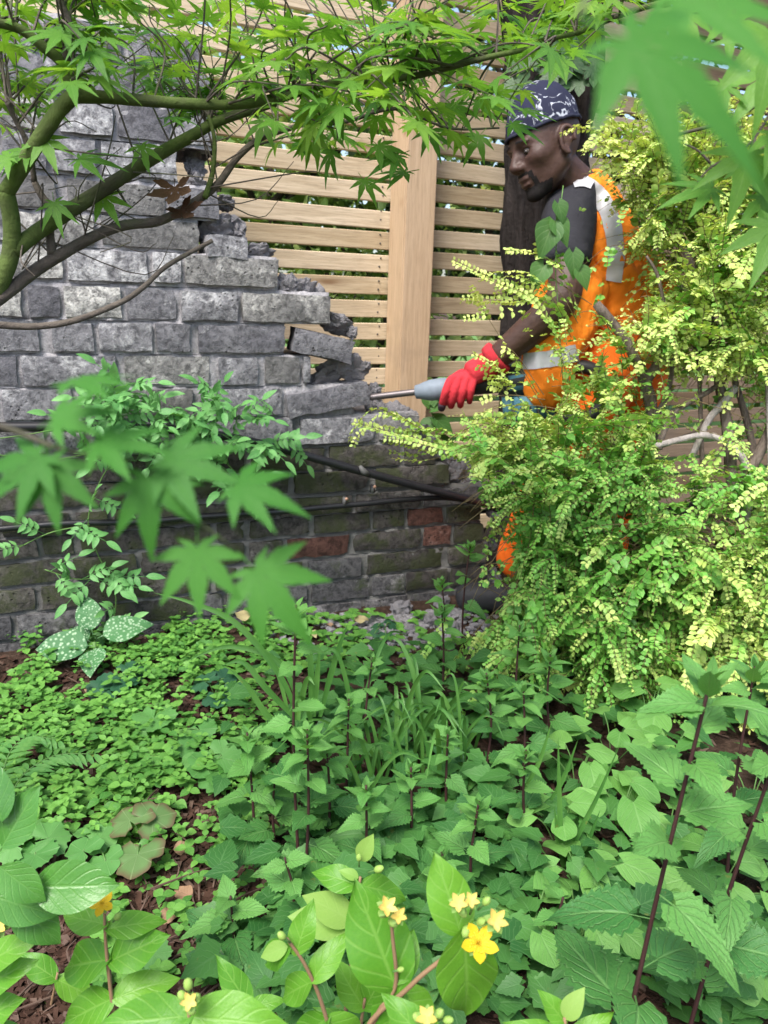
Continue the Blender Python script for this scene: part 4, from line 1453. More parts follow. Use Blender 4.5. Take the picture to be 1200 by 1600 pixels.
# single long shoots that leave the mass
for (pts, Y, tint) in (
        ([(760, 700), (690, 690), (620, 672), (552, 655)], 1.70, .82), ([(770, 712), (700, 705), (640, 690), (600, 684)], 1.69, .78),
        ([(740, 690), (680, 672), (640, 676), (604, 668)], 1.72, .8), ([(720, 702), (660, 716), (612, 712)], 1.70, .75), ([(700, 690), (600, 640), (560, 668), (548, 690)], 1.71, .85),
        ([(860, 640), (810, 560), (765, 490), (738, 445)], 1.70, .85), ([(850, 610), (800, 540), (775, 560), (740, 545)], 1.70, .85),
        ([(870, 600), (810, 590), (750, 580), (702, 588)], 1.69, .85), ([(880, 560), (830, 470), (770, 440), (708, 410)], 1.72, .9),
        ([(890, 520), (850, 450), (810, 425), (745, 432)], 1.72, .9), ([(885, 500), (850, 470), (800, 475), (725, 470)], 1.73, .88), ([(900, 540), (850, 500), (790, 495), (730, 505)], 1.72, .88),
        ([(905, 500), (880, 430), (835, 400), (790, 395)], 1.73, .85), ([(900, 510), (870, 460), (830, 445), (770, 455)], 1.72, .9),
        ([(900, 640), (860, 740), (800, 770), (752, 775)], 1.60, .6), ([(880, 780), (830, 790), (780, 800), (756, 840)], 1.56, .55),
        ([(880, 900), (830, 900), (780, 930), (765, 975)], 1.55, .5), ([(850, 980), (810, 990), (790, 1010), (782, 1035)], 1.53, .5),
        ([(960, 1060), (930, 1090), (925, 1110), (932, 1140)], 1.45, .7), ([(1000, 1070), (1010, 1090), (1000, 1120), (985, 1140)], 1.45, .7), ([(980, 1080), (960, 1110), (955, 1130), (957, 1148)], 1.44, .6),
        ([(1010, 860), (1040, 840), (1075, 828), (1110, 838)], 1.52, .6), ([(940, 900), (955, 870), (1000, 850), (1050, 890)], 1.5, .55),
        ([(960, 780), (1000, 750), (1040, 730), (1085, 715)], 1.62, .45), ([(960, 800), (990, 770), (1035, 765), (1060, 770)], 1.6, .5),
        ([(905, 470), (880, 420), (870, 370), (862, 340)], 1.75, .5), ([(915, 470), (915, 400), (905, 340), (912, 300)], 1.76, .45), ([(930, 480), (950, 420), (960, 370), (975, 330)], 1.76, .5),
        ([(920, 470), (890, 450), (850, 420), (840, 380)], 1.75, .6)):
    for q in range(2):
        jx, jy = rs.uniform(-8, 8), rs.uniform(-8, 8)
        spray(fol, tw, [at(x + jx * (1 - i * .2), y + jy, Y + rs.uniform(-.015, .015) + q * .02) for i, (x, y) in enumerate(pts)], .0195, tint, rs, 0.0135)
link('foliage', fol.mesh('foliage', L_GOLD), front)
link('twigs', tw.mesh('twigs', M_TWIG), front)['kind'] = 'stuff'
rb = random.Random(33)
def bpath(lst): return [at(x, y, Y) for x, y, Y in lst]
bs = [([(1010, 1040, 1.60), (990, 900, 1.66), (1010, 760, 1.70), (1018, 640, 1.72), (985, 545, 1.72), (932, 475, 1.71)], (.021, .010)),
      ([(1005, 600, 1.72), (1035, 560, 1.71), (1052, 535, 1.71)], (.012, .008)),
      ([(1000, 1030, 1.6), (965, 880, 1.62), (930, 760, 1.64), (960, 690, 1.66), (1000, 660, 1.69)], (.013, .006)),
      ([(1018, 760, 1.7), (960, 800, 1.66), (900, 760, 1.66), (850, 680, 1.68)], (.009, .004)),
      ([(1010, 900, 1.63), (930, 900, 1.58), (870, 860, 1.57)], (.008, .003)),
      ([(1015, 700, 1.70), (1050, 690, 1.70), (1100, 670, 1.71)], (.008, .004)),
      ([(1018, 660, 1.71), (1040, 620, 1.72), (1050, 560, 1.73), (1030, 440, 1.75), (1010, 400, 1.75)], (.007, .003))]
for pts, rad in bs:
    branch(front, bpath(pts), rad, M_STEMGREY, rnd=rb)
branch(front, bpath([(1030, 702, 1.62), (1035, 680, 1.63), (1060, 640, 1.66), (1110, 610, 1.70), (1170, 565, 1.74)]), (.007, .005), M_STEMGREY, rnd=rb)
branch(front, bpath([(1022, 697, 1.62), (1050, 690, 1.62), (1100, 680, 1.62), (1140, 695, 1.62), (1170, 740, 1.62), (1165, 830, 1.6)]), (.0065, .008), M_STEMPALE, rnd=rb)

back = thing('golden_shrub', 'taller golden shrub with bare grey stems at the edge of the picture beside the fence', 'shrub', ground(1170, 1030), 'golden small-leaved shrubs')
fol, tw = MB(), MB()
masses([
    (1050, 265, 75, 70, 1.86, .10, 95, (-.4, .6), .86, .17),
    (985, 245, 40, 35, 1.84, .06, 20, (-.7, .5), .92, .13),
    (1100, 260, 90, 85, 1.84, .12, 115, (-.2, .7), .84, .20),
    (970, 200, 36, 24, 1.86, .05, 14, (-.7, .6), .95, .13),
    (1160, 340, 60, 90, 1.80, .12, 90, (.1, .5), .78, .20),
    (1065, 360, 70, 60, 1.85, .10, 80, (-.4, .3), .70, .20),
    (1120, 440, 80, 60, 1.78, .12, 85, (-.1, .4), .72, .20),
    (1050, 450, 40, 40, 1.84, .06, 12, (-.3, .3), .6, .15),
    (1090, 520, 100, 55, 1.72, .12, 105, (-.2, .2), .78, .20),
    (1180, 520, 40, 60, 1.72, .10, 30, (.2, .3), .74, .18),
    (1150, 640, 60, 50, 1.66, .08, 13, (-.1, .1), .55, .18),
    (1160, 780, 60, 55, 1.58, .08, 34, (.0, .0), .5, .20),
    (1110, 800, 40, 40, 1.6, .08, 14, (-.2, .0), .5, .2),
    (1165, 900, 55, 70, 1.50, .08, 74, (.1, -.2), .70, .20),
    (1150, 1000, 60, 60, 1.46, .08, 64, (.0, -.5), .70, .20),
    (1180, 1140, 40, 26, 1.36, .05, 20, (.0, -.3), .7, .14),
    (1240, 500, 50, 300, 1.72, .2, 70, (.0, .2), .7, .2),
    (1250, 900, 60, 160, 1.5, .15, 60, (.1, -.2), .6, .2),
], fol, tw, rs, None)
link('foliage', fol.mesh('foliage', L_GOLD), back)
link('twigs', tw.mesh('twigs', M_TWIG), back)['kind'] = 'stuff'
for pts, rad, mt in (
        ([(1165, 1010, 1.55), (1150, 860, 1.60), (1140, 700, 1.66), (1125, 600, 1.72), (1100, 470, 1.78), (1065, 370, 1.82), (1070, 330, 1.84)], (.016, .006), M_STEMGREY),
        ([(1160, 1000, 1.56), (1175, 860, 1.62), (1180, 720, 1.68), (1140, 570, 1.74), (1085, 430, 1.8)], (.012, .005), M_STEMGREY),
        ([(1120, 880, 1.62), (1150, 780, 1.64), (1195, 690, 1.66), (1230, 620, 1.68)], (.016, .010), M_STEMGREY),
        ([(1060, 455, 1.9), (1080, 430, 1.9), (1100, 405, 1.9), (1118, 392, 1.9)], (.011, .013), M_STEMPALE),
        ([(1078, 720, 1.66), (1105, 660, 1.68), (1125, 635, 1.69), (1150, 605, 1.7)], (.007, .009), M_STEMPALE),
        ([(1190, 1000, 1.5), (1195, 900, 1.54), (1205, 800, 1.58), (1200, 560, 1.7)], (.010, .006), M_STEMPALE),
        ([(1130, 860, 1.64), (1100, 760, 1.66), (1090, 560, 1.74), (1060, 480, 1.78)], (.007, .003), M_STEMGREY),
        ([(1080, 430, 1.8), (1040, 330, 1.84), (1000, 270, 1.85), (950, 230, 1.85)], (.006, .002), M_STEMGREY),
        ([(1100, 470, 1.78), (1130, 380, 1.8), (1150, 280, 1.82), (1130, 210, 1.83)], (.006, .002), M_STEMGREY)):
    branch(back, bpath(pts), rad, mt, rnd=rb)
# dried grass like stems under the shrub
# ================================================================== JAPANESE MAPLE OVERHEAD
L_MAPLE = leaf_mat('maple_leaf', (0.06, 0.20, 0.026), (0.17, 0.38, 0.05), (0.24, 0.44, 0.10), nv=8, k=0.9, trans=0.5, rough=0.4, vs=0.45)
L_MAPLEF = leaf_mat('maple_foliage_leaf', (0.09, 0.25, 0.03), (0.25, 0.44, 0.06), (0.24, 0.44, 0.10), nv=8, k=0.9, trans=0.52, rough=0.42, vs=0.45, tint=True)
def maple_shape(seed, fine=False, stalk=0.35):
    r = random.Random(seed)
    ang = [-118, -78, -39, 0, 38, 77, 117]
    rad = [0.34, 0.66, 0.92, 1.0, 0.90, 0.64, 0.32]
    ang = [a + r.uniform(-4, 4) for a in ang]
    rad = [q * r.uniform(0.92, 1.06) for q in rad]
    return lobes(ang, rad, (0.15 if fine else 0.128) * r.uniform(.9, 1.1), 14 if fine else 8, droop=r.uniform(.05, .3), fold=r.uniform(.12, .3), serr=0.07, stalk=stalk, peak=0.36)
MAPLE_G = [maple_shape(k) for k in range(6)]
MAPLE_M = [shape_mesh('maple_leaf', g, L_MAPLE) for g in MAPLE_G]
L_MAPLENEAR = leaf_mat('shaded_near_maple_leaf', (0.036, 0.165, 0.018), (0.070, 0.245, 0.030), (0.11, 0.31, 0.06), nv=8, k=0.9, trans=0.4, rough=0.55, vs=0.4)  # deeper green copy of the maple leaf, shade on the close leaves painted in
MAPLE_FINE = [shape_mesh('maple_leaf_large', maple_shape(k, True, 0.3), L_MAPLENEAR) for k in range(20, 24)]
maple = thing('japanese_maple', 'japanese maple reaching overhead with green branches and palmate leaves', 'tree', ground(-150, 1300))
rm = random.Random(77)
BR = {}
def mbranch(key, lst, rad, mat, sides=9):
    pts = bpath(lst)
    mb = MB()
    C = catmull(pts, 7)
    n = len(C)
    rads = [(rad[0] + (rad[1] - rad[0]) * i / (n - 1)) * (1 + 0.05 * mnoise.noise(C[i] * 60)) for i in range(n)]
    tube(mb, C, rads, sides)
    link('branch', mb.mesh('branch', mat), maple)
    BR[key] = C
# the trunk stands just outside the picture
tb = ground(-150, 1300)
tb.z = -0.02
mb = MB()
tube(mb, catmull([tb, tb.lerp(at(-70, 620, .86), .45) + Vector((-.02, .01, 0)), at(-70, 620, .86), at(-24, 495, .87)], 7), (.030, .0105), 12, rough=.04)
link('trunk', mb.mesh('trunk', M_MAPLEGREY), maple)
mbranch('a', [(-24, 495, .87), (2, 440, .87), (17, 395, .87), (18, 345, .865), (9, 300, .86)], (.0095, .0088), M_MAPLEBARK)
mbranch('b', [(9, 302, .86), (34, 262, .855), (70, 205, .85), (96, 168, .85), (118, 148, .85)], (.0082, .0076), M_MAPLEBARK)
mbranch('c', [(112, 150, .85), (170, 152, .86), (240, 158, .875), (330, 163, .89), (400, 160, .90), (470, 140, .92), (560, 122, .94), (650, 105, .97), (770, 80, 1.0), (900, 52, 1.03)], (.0068, .0026), M_MAPLEBARK)
mbranch('d', [(116, 150, .85), (98, 100, .84), (70, 75, .83), (30, 45, .82), (-30, 30, .80)], (.0062, .004), M_MAPLEBARK)
mbranch('e', [(20, 392, .87), (62, 360, .885), (150, 303, .91), (240, 246, .94), (300, 212, .97), (345, 188, .99), (430, 160, 1.02)], (.0092, .0052), M_MAPLEBARK)
mbranch('f', [(-60, 500, .84), (0, 465, .87), (52, 425, .89), (100, 395, .905), (150, 368, .92), (195, 352, .93), (250, 345, .945), (300, 318, .96), (340, 288, .97), (372, 245, .98), (410, 215, 1.0), (470, 195, 1.02)], (.0078, .0032), M_MAPLEGREY)
mbranch('g', [(-60, 500, .80), (0, 508, .82), (60, 510, .83), (120, 500, .84), (190, 472, .86), (225, 448, .87), (262, 415, .88), (332, 376, .90)], (.0042, .0024), M_MAPLEGREY, 7)
mbranch('h', [(82, 400, .90), (78, 360, .90), (84, 330, .90), (68, 310, .90), (54, 285, .90)], (.0055, .0035), M_MAPLEGREY, 7)
mbranch('i', [(54, 285, .90), (45, 230, .89), (25, 190, .88), (10, 160, .87)], (.0035, .002), M_MAPLEGREY, 6)
mbranch('j', [(320, 310, .96), (332, 270, .965), (335, 220, .97), (326, 180, .97)], (.004, .002), M_MAPLEBARK, 6)
mbranch('k', [(420, 160, .905), (520, 130, .88), (640, 120, .86), (760, 90, .84), (860, 70, .82)], (.0045, .002), M_MAPLEBARK, 6)
mbranch('l', [(100, 110, .845), (110, 50, .83), (95, 0, .82), (90, -50, .81)], (.005, .003), M_MAPLEGREY, 6)
# a second limb higher on the right, outside the top of the picture
mbranch('m', [(900, 52, 1.03), (980, 20, 1.0), (1080, -10, .98), (1200, -60, .95), (1320, -90, .9)], (.0035, .0022), M_MAPLEBARK, 6)
mbranch('n', [(1320, -90, .9), (1270, 60, .86), (1200, 150, .82), (1130, 190, .80), (1060, 210, .79)], (.003, .0015), M_MAPLEBARK, 6)
mbranch('o', [(1270, 60, .86), (1230, 180, .84), (1180, 240, .84), (1110, 260, .85)], (.0028, .0014), M_MAPLEBARK, 6)
mbranch('p', [(470, 195, 1.02), (540, 190, 1.05), (620, 170, 1.08), (700, 200, 1.1), (780, 200, 1.12)], (.003, .0012), M_MAPLEGREY, 6)
# canopy: thin twigs with pairs of leaves
LOW = [(-60, 230), (0, 215), (60, 200), (110, 165), (170, 140), (260, 165), (330, 190), (420, 215), (500, 235), (560, 250), (640, 245), (700, 225), (760, 190), (830, 150), (880, 115), (930, 90), (1000, 90), (1300, 80)]
def low(x):
    for (a, ya), (b, yb) in zip(LOW, LOW[1:]):
        if a <= x <= b: return ya + (yb - ya) * (x - a) / (b - a)
    return 80
tws = MB()
rest = MB()
n_leaf = 0
def put_leaf(p, d, up, s, part=True):
    global n_leaf
    if part and n_leaf < 262:
        link('leaf', rm.choice(MAPLE_M), maple, frame(p, d, up, s))
        n_leaf += 1
    else:
        stamp(rest, rm.choice(MAPLE_G), frame(p, d, up, s), rm.random())
def twig(p0, p1, n, size, part=True):
    C = catmull([p0, p0.lerp(p1, .5) + Vector((rm.uniform(-.02, .02), rm.uniform(-.02, .02), .015)), p1], 5)
    tube(tws, C, (.0014, .0007), 4, caps=False)
    for i in range(n):
        k = (i + 0.6) / n
        q = C[min(int(k * (len(C) - 1)), len(C) - 1)]
        ax_ = (p1 - p0).normalized()
        for sg in (-1, 1):
            sd_ = ax_.cross(Vector((0, 0, 1))).normalized() * sg
            d = sd_ * 0.9 + ax_ * rm.uniform(.1, .8) + Vector((0, 0, rm.uniform(-.75, .05)))
            up = Vector((rm.uniform(-.45, .45), rm.uniform(-.65, .25), 1))
            x, y, z = proj(q + d.normalized() * size * .8)
            if y > low(x) + 22: continue
            put_leaf(q, d, up, size * rm.uniform(.75, 1.15), part)
    put_leaf(p1, ax_ + Vector((0, 0, -.3)), Vector((rm.uniform(-.3, .3), rm.uniform(-.5, .2), 1)), size, part) if proj(p1)[1] < low(proj(p1)[0]) else None
keys = [k for k in BR if k not in 'ngh']
allp = [p for k in keys for p in BR[k]]
made = 0
while made < 185:
    x = rm.uniform(-80, 980)
    y = rm.uniform(-130, 235)
    if y > low(x) - 8: continue
    Y = rm.uniform(.74, 1.28)
    if x > 880 and Y < .9: continue
    p1 = at(x, y, Y)
    p0 = min(rm.sample(allp, 26), key=lambda q: (q - p1).length)
    L = (p0 - p1).length
    if L > .32: p0 = p1 + (p0 - p1) * (.32 / L)
    vis = 0 < x < 1000 and y > 10
    twig(p0, p1, rm.choice((1, 2, 2)), rm.uniform(.029, .043), vis)
    made += 1
# leaves that hang over the view, placed one by one: (px, py, Y, size, tip direction in the picture, how far the blade tips towards the camera)
def hang(px, py, Y, s, dx, dy, tilt=0.5, meshes=None, roll=0.0):
    global n_leaf
    p = at(px, py, Y)
    d = CR * dx - CU * dy - CF * 0.15
    up = (-CF) * tilt + Vector((0, 0, 1)) * (1 - tilt)
    link('leaf', rm.choice(meshes or MAPLE_M), maple, frame(p, d, up, s, roll))
for a in ((640, 235, 1.0, .055, -.6, .4, .5), (662, 190, 1.0, .05, .2, .5, .5), (655, 265, 1.02, .06, -.9, .3, .35), (690, 150, 1.0, .055, .5, .6, .5), (720, 160, 1.0, .06, .8, .2, .5), (780, 190, 1.05, .055, .9, .4, .45), (760, 200, 1.05, .05, -.6, .8, .5), (560, 270, 1.05, .045, .4, .7, .4), (800, 170, 1.05, .05, .9, .3, .35),
          (100, 250, .86, .06, .9, .1, .5), (70, 235, .86, .055, -.8, .2, .5), (40, 240, .84, .055, -.9, .4, .5), (82, 300, .88, .045, .2, .9, .6), (150, 290, .93, .05, .5, .8, .6), (60, 200, .86, .05, .3, .6, .5),
          (245, 185, .92, .045, .9, .1, .3), (215, 215, .92, .04, .3, .7, .5), (450, 215, 1.0, .05, .8, .5, .3), (500, 205, 1.0, .05, .9, .3, .4), (420, 175, .98, .05, -.3, .8, .5), (575, 215, 1.0, .055, .6, .6, .5)):
    hang(a[0], a[1], a[2], a[3] * .84, *a[4:])
# right side: cooler leaves of a nearer spray
for a in ((1110, 20, .62, .062, .5, .6, .7), (1080, 5, .62, .055, -.4, .8, .6), (1210, 20, .55, .085, -.2, 1, .8), (1150, 130, .60, .05, -.5, .4, .5), (1190, 190, .60, .06, .4, .9, .6), (1180, 215, .62, .075, -.3, .8, .65), (1160, 290, .62, .075, .6, .7, .6), (1140, 300, .63, .060, -.9, .2, .55), (1150, 240, .66, .055, .4, .9, .6), (1225, 330, .6, .07, -.4, .8, .6), (1230, 100, .6, .07, -.6, .6, .6), (1145, 95, .64, .045, .7, .5, .5)):
    hang(a[0], a[1] - 8, a[2], a[3] * .72, *a[4:])
for (pts, Y) in (([(1260, 60), (1180, 215), (1110, 262), (1075, 305)], .66), ([(1180, 215), (1160, 290)], .63), ([(1110, 255), (1090, 235), (1070, 225)], .67)):
    tube(tws, catmull([at(x, y, Y) for x, y in pts], 5), (.0013, .0008), 4)
# a leaf and a sprig close to the lens
hang(905, 28, .155, .033, .80, .58, .62, MAPLE_FINE)
hang(985, -10, .19, .030, .95, .2, .6, MAPLE_FINE)
SY = .245
sp = [at(-60, 648, SY), at(20, 672, SY), at(90, 700, SY), at(180, 722, SY), at(270, 780, SY), at(310, 815, SY)]
tube(tws, catmull(sp, 6), (.0012, .0007), 6)
tube(tws, catmull([at(-70, 620, .86), at(-190, 640, .55), at(-150, 640, .34), sp[0]], 7), (.003, .0012), 6)
tube(tws, catmull([at(1320, -90, .9), at(1250, -190, .5), at(1090, -150, .25), at(985, -14, .19)], 7), (.0025, .0006), 5)
tube(tws, catmull([at(1090, -150, .25), at(960, -90, .19), at(905, 26, .155)], 6), (.0007, .0005), 5)
for a in ((70, 690, SY, .031, .2, 1.0, .62), (60, 668, SY, .026, .9, -.3, .45), (95, 690, SY, .032, -.8, .7, .5), (232, 712, SY, .031, .08, 1, .72), (222, 708, SY + .004, .035, .95, .30, .6), (335, 758, SY, .030, .95, .15, .45),
          (308, 822, SY, .031, .05, .95, .8), (372, 862, SY, .036, .66, .70, .7), (120, 690, SY - .005, .030, .9, .1, .4), (80, 602, SY - .005, .028, .95, -.05, .15)):
    hang(a[0], a[1], a[2], a[3] * .817, *a[4:7], MAPLE_FINE)
for (a, b) in (((280, 785), (308, 822)), ((290, 800), (372, 862)), ((180, 722), (232, 712)), ((270, 780), (335, 758))):
    tube(tws, [at(*a, SY), at(*b, SY + .001)], (.0007, .0005), 5)
# fine bare twigs under the canopy
for _ in range(46):
    k = rm.choice('efjcbh')
    p = rm.choice(BR[k])
    x, y, z = proj(p)
    q = p + CR * rm.uniform(-.08, .12) + CU * rm.uniform(-.05, .10) + CF * rm.uniform(-.05, .05)
    r_ = q + CR * rm.uniform(-.04, .05) + CU * rm.uniform(-.02, .05)
    tube(tws, catmull([p, q, r_], 4), (.0011, .0005), 4, caps=False)
link('twig', tws.mesh('twig', M_MAPLEGREY), maple)['kind'] = 'stuff'
link('foliage', rest.mesh('foliage', L_MAPLEF), maple)['kind'] = 'stuff'
# a withered curled leaf caught on the branch
M_DEADLEAF = leaf_mat('withered_leaf', (0.05, 0.022, 0.012), (0.20, 0.11, 0.06), (0.12, 0.06, 0.03), trans=0.15, rough=0.8)
dl = shape_mesh('withered_leaf', lobes([-100, -50, 0, 50, 100], [.6, .9, 1, .9, .6], .26, 8, droop=-1.1, fold=.9, serr=.12, stalk=.3), M_DEADLEAF)
o = link('withered_leaf', dl, None, frame(at(272, 278, .95), -CU + CR * .1, -CF, .036))
tag(o, 'curled dead brown maple leaf caught above the grey branch', 'dead leaf')
o = link('withered_leaf', dl, None, frame(at(275, 318, .95), -CU * .7 + CR * .5, -CF + CU * .4, .030))
tag(o, 'smaller crumpled brown leaf hanging just under the grey branch', 'dead leaf')
# ================================================================== PIPES AND VINE ON THE WALL
M_PIPE = plain('black_plastic_pipe', (0.014, 0.014, 0.017), 0.38, 0.5, 0.3, 30, 0.1)
M_CLIP = plain('grey_cable_clip', (0.10, 0.10, 0.10), 0.5)
M_NAIL = plain('copper_coloured_nail', (0.42, 0.25, 0.18), 0.5, 0.4, 0.2, 50, 0.1, 0.3)
def wall_px(px, py, out): return on_plane(px, py, WP + WN * out, WN)
def pipe(pts, r, label, group):
    mb = MB()
    tube(mb, catmull([wall_px(x, y, o) for x, y, o in pts], 8), r, 12)
    t = thing('black_pipe', label, 'pipe', wall_px(*pts[0]), group)
    link('hose', mb.mesh('hose', M_PIPE), t)
    return t
up_ = pipe([(-160, 664, .022), (-20, 667, .022), (100, 667, .022), (200, 668, .022), (300, 674, .024), (400, 692, .026), (460, 707, .028), (560, 735, .03), (650, 759, .032), (720, 777, .03), (765, 789, .026), (800, 802, .0), (830, 818, -.06)], .0108, 'thick black pipe sagging across the wall from the vine to the broken end', 'black pipes on the wall')
lo_ = pipe([(-160, 836, .016), (-20, 828, .016), (100, 818, .016), (220, 815, .016), (330, 806, .016), (430, 800, .016), (500, 793, .016), (570, 787, .016), (640, 780, .016), (700, 778, .016), (745, 786, .014), (785, 800, .0)], .0072, 'thin black cable clipped along the mossy courses of the wall', 'black pipes on the wall')
def clip(par, px, py, ang=0.0, s=1.0):
    c = wall_px(px, py, .016)
    bm = bmesh.new()
    bmesh.ops.create_cube(bm, size=1)
    for v in bm.verts: v.co = Vector((v.co.x * .009, v.co.y * .016, v.co.z * .022))
    bmesh.ops.bevel(bm, geom=bm.edges[:], offset=.002, segments=2, affect='EDGES')
    me = bpy.data.meshes.new('clip'); bm.to_mesh(me); bm.free()
    M = Matrix.Translation(c) @ WROT @ Matrix.Rotation(ang, 4, 'Y')
    o = link('clip', finish(me, M_CLIP), par, M)
    mb = MB()
    tube(mb, [Vector((0, .004, .008)), Vector((0, -.014, .009)), Vector((0, -.0141, .009)), Vector((0, -.0165, .009))], [.0022, .0022, .0046, .0042], 8)
    n = bpy.data.objects.new('nail', mb.mesh('nail', M_NAIL)); COL.objects.link(n); n.parent = o
for x, y, a in ((90, 792, 0), (278, 786, 0), (538, 783, .1), (582, 764, 0)): clip(lo_, x, y, a)
mb = MB()
tube(mb, [wall_px(562, 728, .045), wall_px(568, 737, .047), wall_px(576, 741, .045)], [.004, .009, .005], 7)
link('pipe_tag', mb.mesh('pipe_tag', M_CLIP), up_)

L_VINE = leaf_mat('jasmine_leaf', (0.085, 0.27, 0.075), (0.19, 0.45, 0.14), (0.28, 0.52, 0.2), nv=4, trans=0.32, vs=0.3)
M_VINESTEM = plain('green_vine_stem', (0.10, 0.20, 0.05), 0.6)
def pinnate(seed, pairs=3):
    r = random.Random(seed)
    mb = MB()
    tube(mb, [Vector((0, 0, 0)), Vector((0, .5, .04)), Vector((0, 1.0, -.02))], (.012, .008), 4)
    g = blade(ovate(.24, .35, 1.2), 5, 1, fold=.25, droop=.25)
    for i in range(pairs):
        y = .28 + .55 * i / pairs
        for sg in (-1, 1):
            stamp(mb, g, frame((0, y, .03), (sg, .55 + r.uniform(-.2, .2), r.uniform(-.2, .1)), (r.uniform(-.3, .3), r.uniform(-.3, .3), 1), .34 * r.uniform(.85, 1.1)))
    stamp(mb, blade(ovate(.2, .4, 1.1), 6, 1, fold=.25, droop=.2), frame((0, .92, 0), (0, 1, -.1), (0, 0, 1), .5))
    return mb.mesh('jasmine_leaf', L_VINE)
PIN = [pinnate(k, 3) for k in range(4)] + [pinnate(9, 2)]
vine = thing('jasmine_vine', 'bright green jasmine vine with feathery leaves trailing over the pipe on the wall', 'climbing plant', wall_px(150, 700, .03))
rv = random.Random(14)
vpaths = [[(-40, 690, .03), (60, 676, .035), (150, 655, .04), (240, 650, .05), (320, 672, .05), (400, 690, .05), (450, 690, .045)],
          [(-30, 705, .03), (70, 720, .03), (180, 700, .04), (290, 690, .05), (350, 720, .05), (385, 765, .05)],
          [(200, 690, .035), (160, 745, .03), (138, 810, .03), (150, 860, .03), (180, 925, .03), (172, 985, .03), (140, 1040, .03)],
          [(150, 655, .04), (170, 620, .05), (200, 600, .05)], [(290, 665, .05), (330, 630, .06), (345, 615, .06)], [(140, 820, .03), (80, 832, .03), (30, 855, .03)], [(165, 900, .03), (120, 905, .035), (70, 890, .035)]]
for pth in vpaths:
    C = catmull([wall_px(*q) for q in pth], 6)
    mb = MB()
    tube(mb, C, .0014, 5)
    link('stem', mb.mesh('stem', M_VINESTEM), vine)
    k = 0
    vpaths_dense = pth[0][1] < 700 and pth[0][0] < 300
    for i in range(1, len(C)):
        x, y, z = proj(C[i])
        if x < -60 or (x < 118 and y < 740): continue
        reps = 1
        if y > 740 and rv.random() < .55: continue
        if 690 < y <= 740 and x < 250 and rv.random() < .6: continue
        for _ in range(reps):
            d = WU * rv.uniform(-1, 1.1) + Vector((0, 0, rv.uniform(-.7, .8))) + WN * rv.uniform(.1, .8)
            link('leaf', rv.choice(PIN), vine, frame(C[i], d, WN * .7 + Vector((0, 0, .7)) + Vector((rv.uniform(-.3, .3), 0, rv.uniform(-.3, .3))), rv.uniform(.06, .09)))
for _ in range(34):
    x, y = rv.choice([(rv.uniform(120, 280), rv.uniform(620, 670)), (rv.uniform(200, 420), rv.uniform(635, 725)), (rv.uniform(290, 440), rv.uniform(650, 715)), (rv.uniform(130, 250), rv.uniform(625, 660))])
    p = wall_px(x, y, rv.uniform(.02, .08))
    d = WU * rv.uniform(-.9, 1.2) + Vector((0, 0, rv.uniform(-.6, .9))) + WN * rv.uniform(0, .8)
    link('leaf', rv.choice(PIN), vine, frame(p, d, WN * .7 + Vector((rv.uniform(-.3, .3), 0, .8)), rv.uniform(.06, .09)))

# ================================================================== RUBBLE, MULCH, FALLEN LEAVES
rg = random.Random(51)
def gpt(px, py, z=0.0):
    p = ground(px, py)
    p.z = gz(p.x, p.y) + z
    return p
mb = MB()
STG = []
for k in range(5):
    bm = bmesh.new()
    bmesh.ops.create_icosphere(bm, subdivisions=1, radius=1)
    for v in bm.verts: v.co = v.co * (1 + .45 * mnoise.noise(v.co * 1.7 + Vector((k * 5, 1, 2)))); v.co.z *= .65
    STG.append(([v.co.copy() for v in bm.verts], [tuple(q.index for q in f_.verts) for f_ in bm.faces], None))
    bm.free()
for _ in range(620):
    px = rg.choice([rg.gauss(670, 60), rg.gauss(600, 90), rg.uniform(420, 780)])
    py = 958 + abs(rg.gauss(0, 26)) - (px - 650) * .04
    p = gpt(px, py, .003)
    s = rg.choice((.004, .006, .009, .013)) * rg.uniform(.6, 1.3)
    stamp(mb, rg.choice(STG), Matrix.Translation(p) @ Matrix.Rotation(rg.uniform(0, 6), 4, 'Z') @ Matrix.Rotation(rg.uniform(-.5, .5), 4, 'X') @ Matrix.Scale(s, 4))
tag(link('rubble', mb.mesh('rubble', M_RUBBLE, False)), 'grey mortar crumbs at the foot of the wall', kind='stuff')
for i, (px, py, s, lab) in enumerate(((628, 955, .028, 'flat grey lump of fallen mortar leaning on the foot of the wall'), (690, 948, .022, 'grey mortar chunk right behind the toe of the boot'), (640, 985, .017, 'small grey stone below the boot in front of the wall'), (672, 972, .02, 'rounded mortar chunk between wall foot and boot'), (590, 968, .016, 'little mortar chunk at the wall foot near the pale dead leaf'), (706, 985, .02, 'angular chunk just under the boot sole'), (655, 1005, .017, 'grey chunk lowest in the rubble spill'))):
    o = link('mortar_chunk', LUMPS[i % 6], None, Matrix.Translation(gpt(px, py, s * .4)) @ Matrix.Rotation(i * 1.3, 4, 'Z') @ Matrix.Scale(s, 4))
    tag(o, lab, 'rubble chunk', 'mortar chunks fallen by the wall')
M_CHIP = plain('bark_chip', (0.052, 0.028, 0.020), 0.9, 0.15, 0.6, 18, 0.6)
M_CHIPGREY = plain('old_bark_chip', (0.105, 0.07, 0.055), 0.9, 0.15, 0.5, 18, 0.6)
mb = MB()
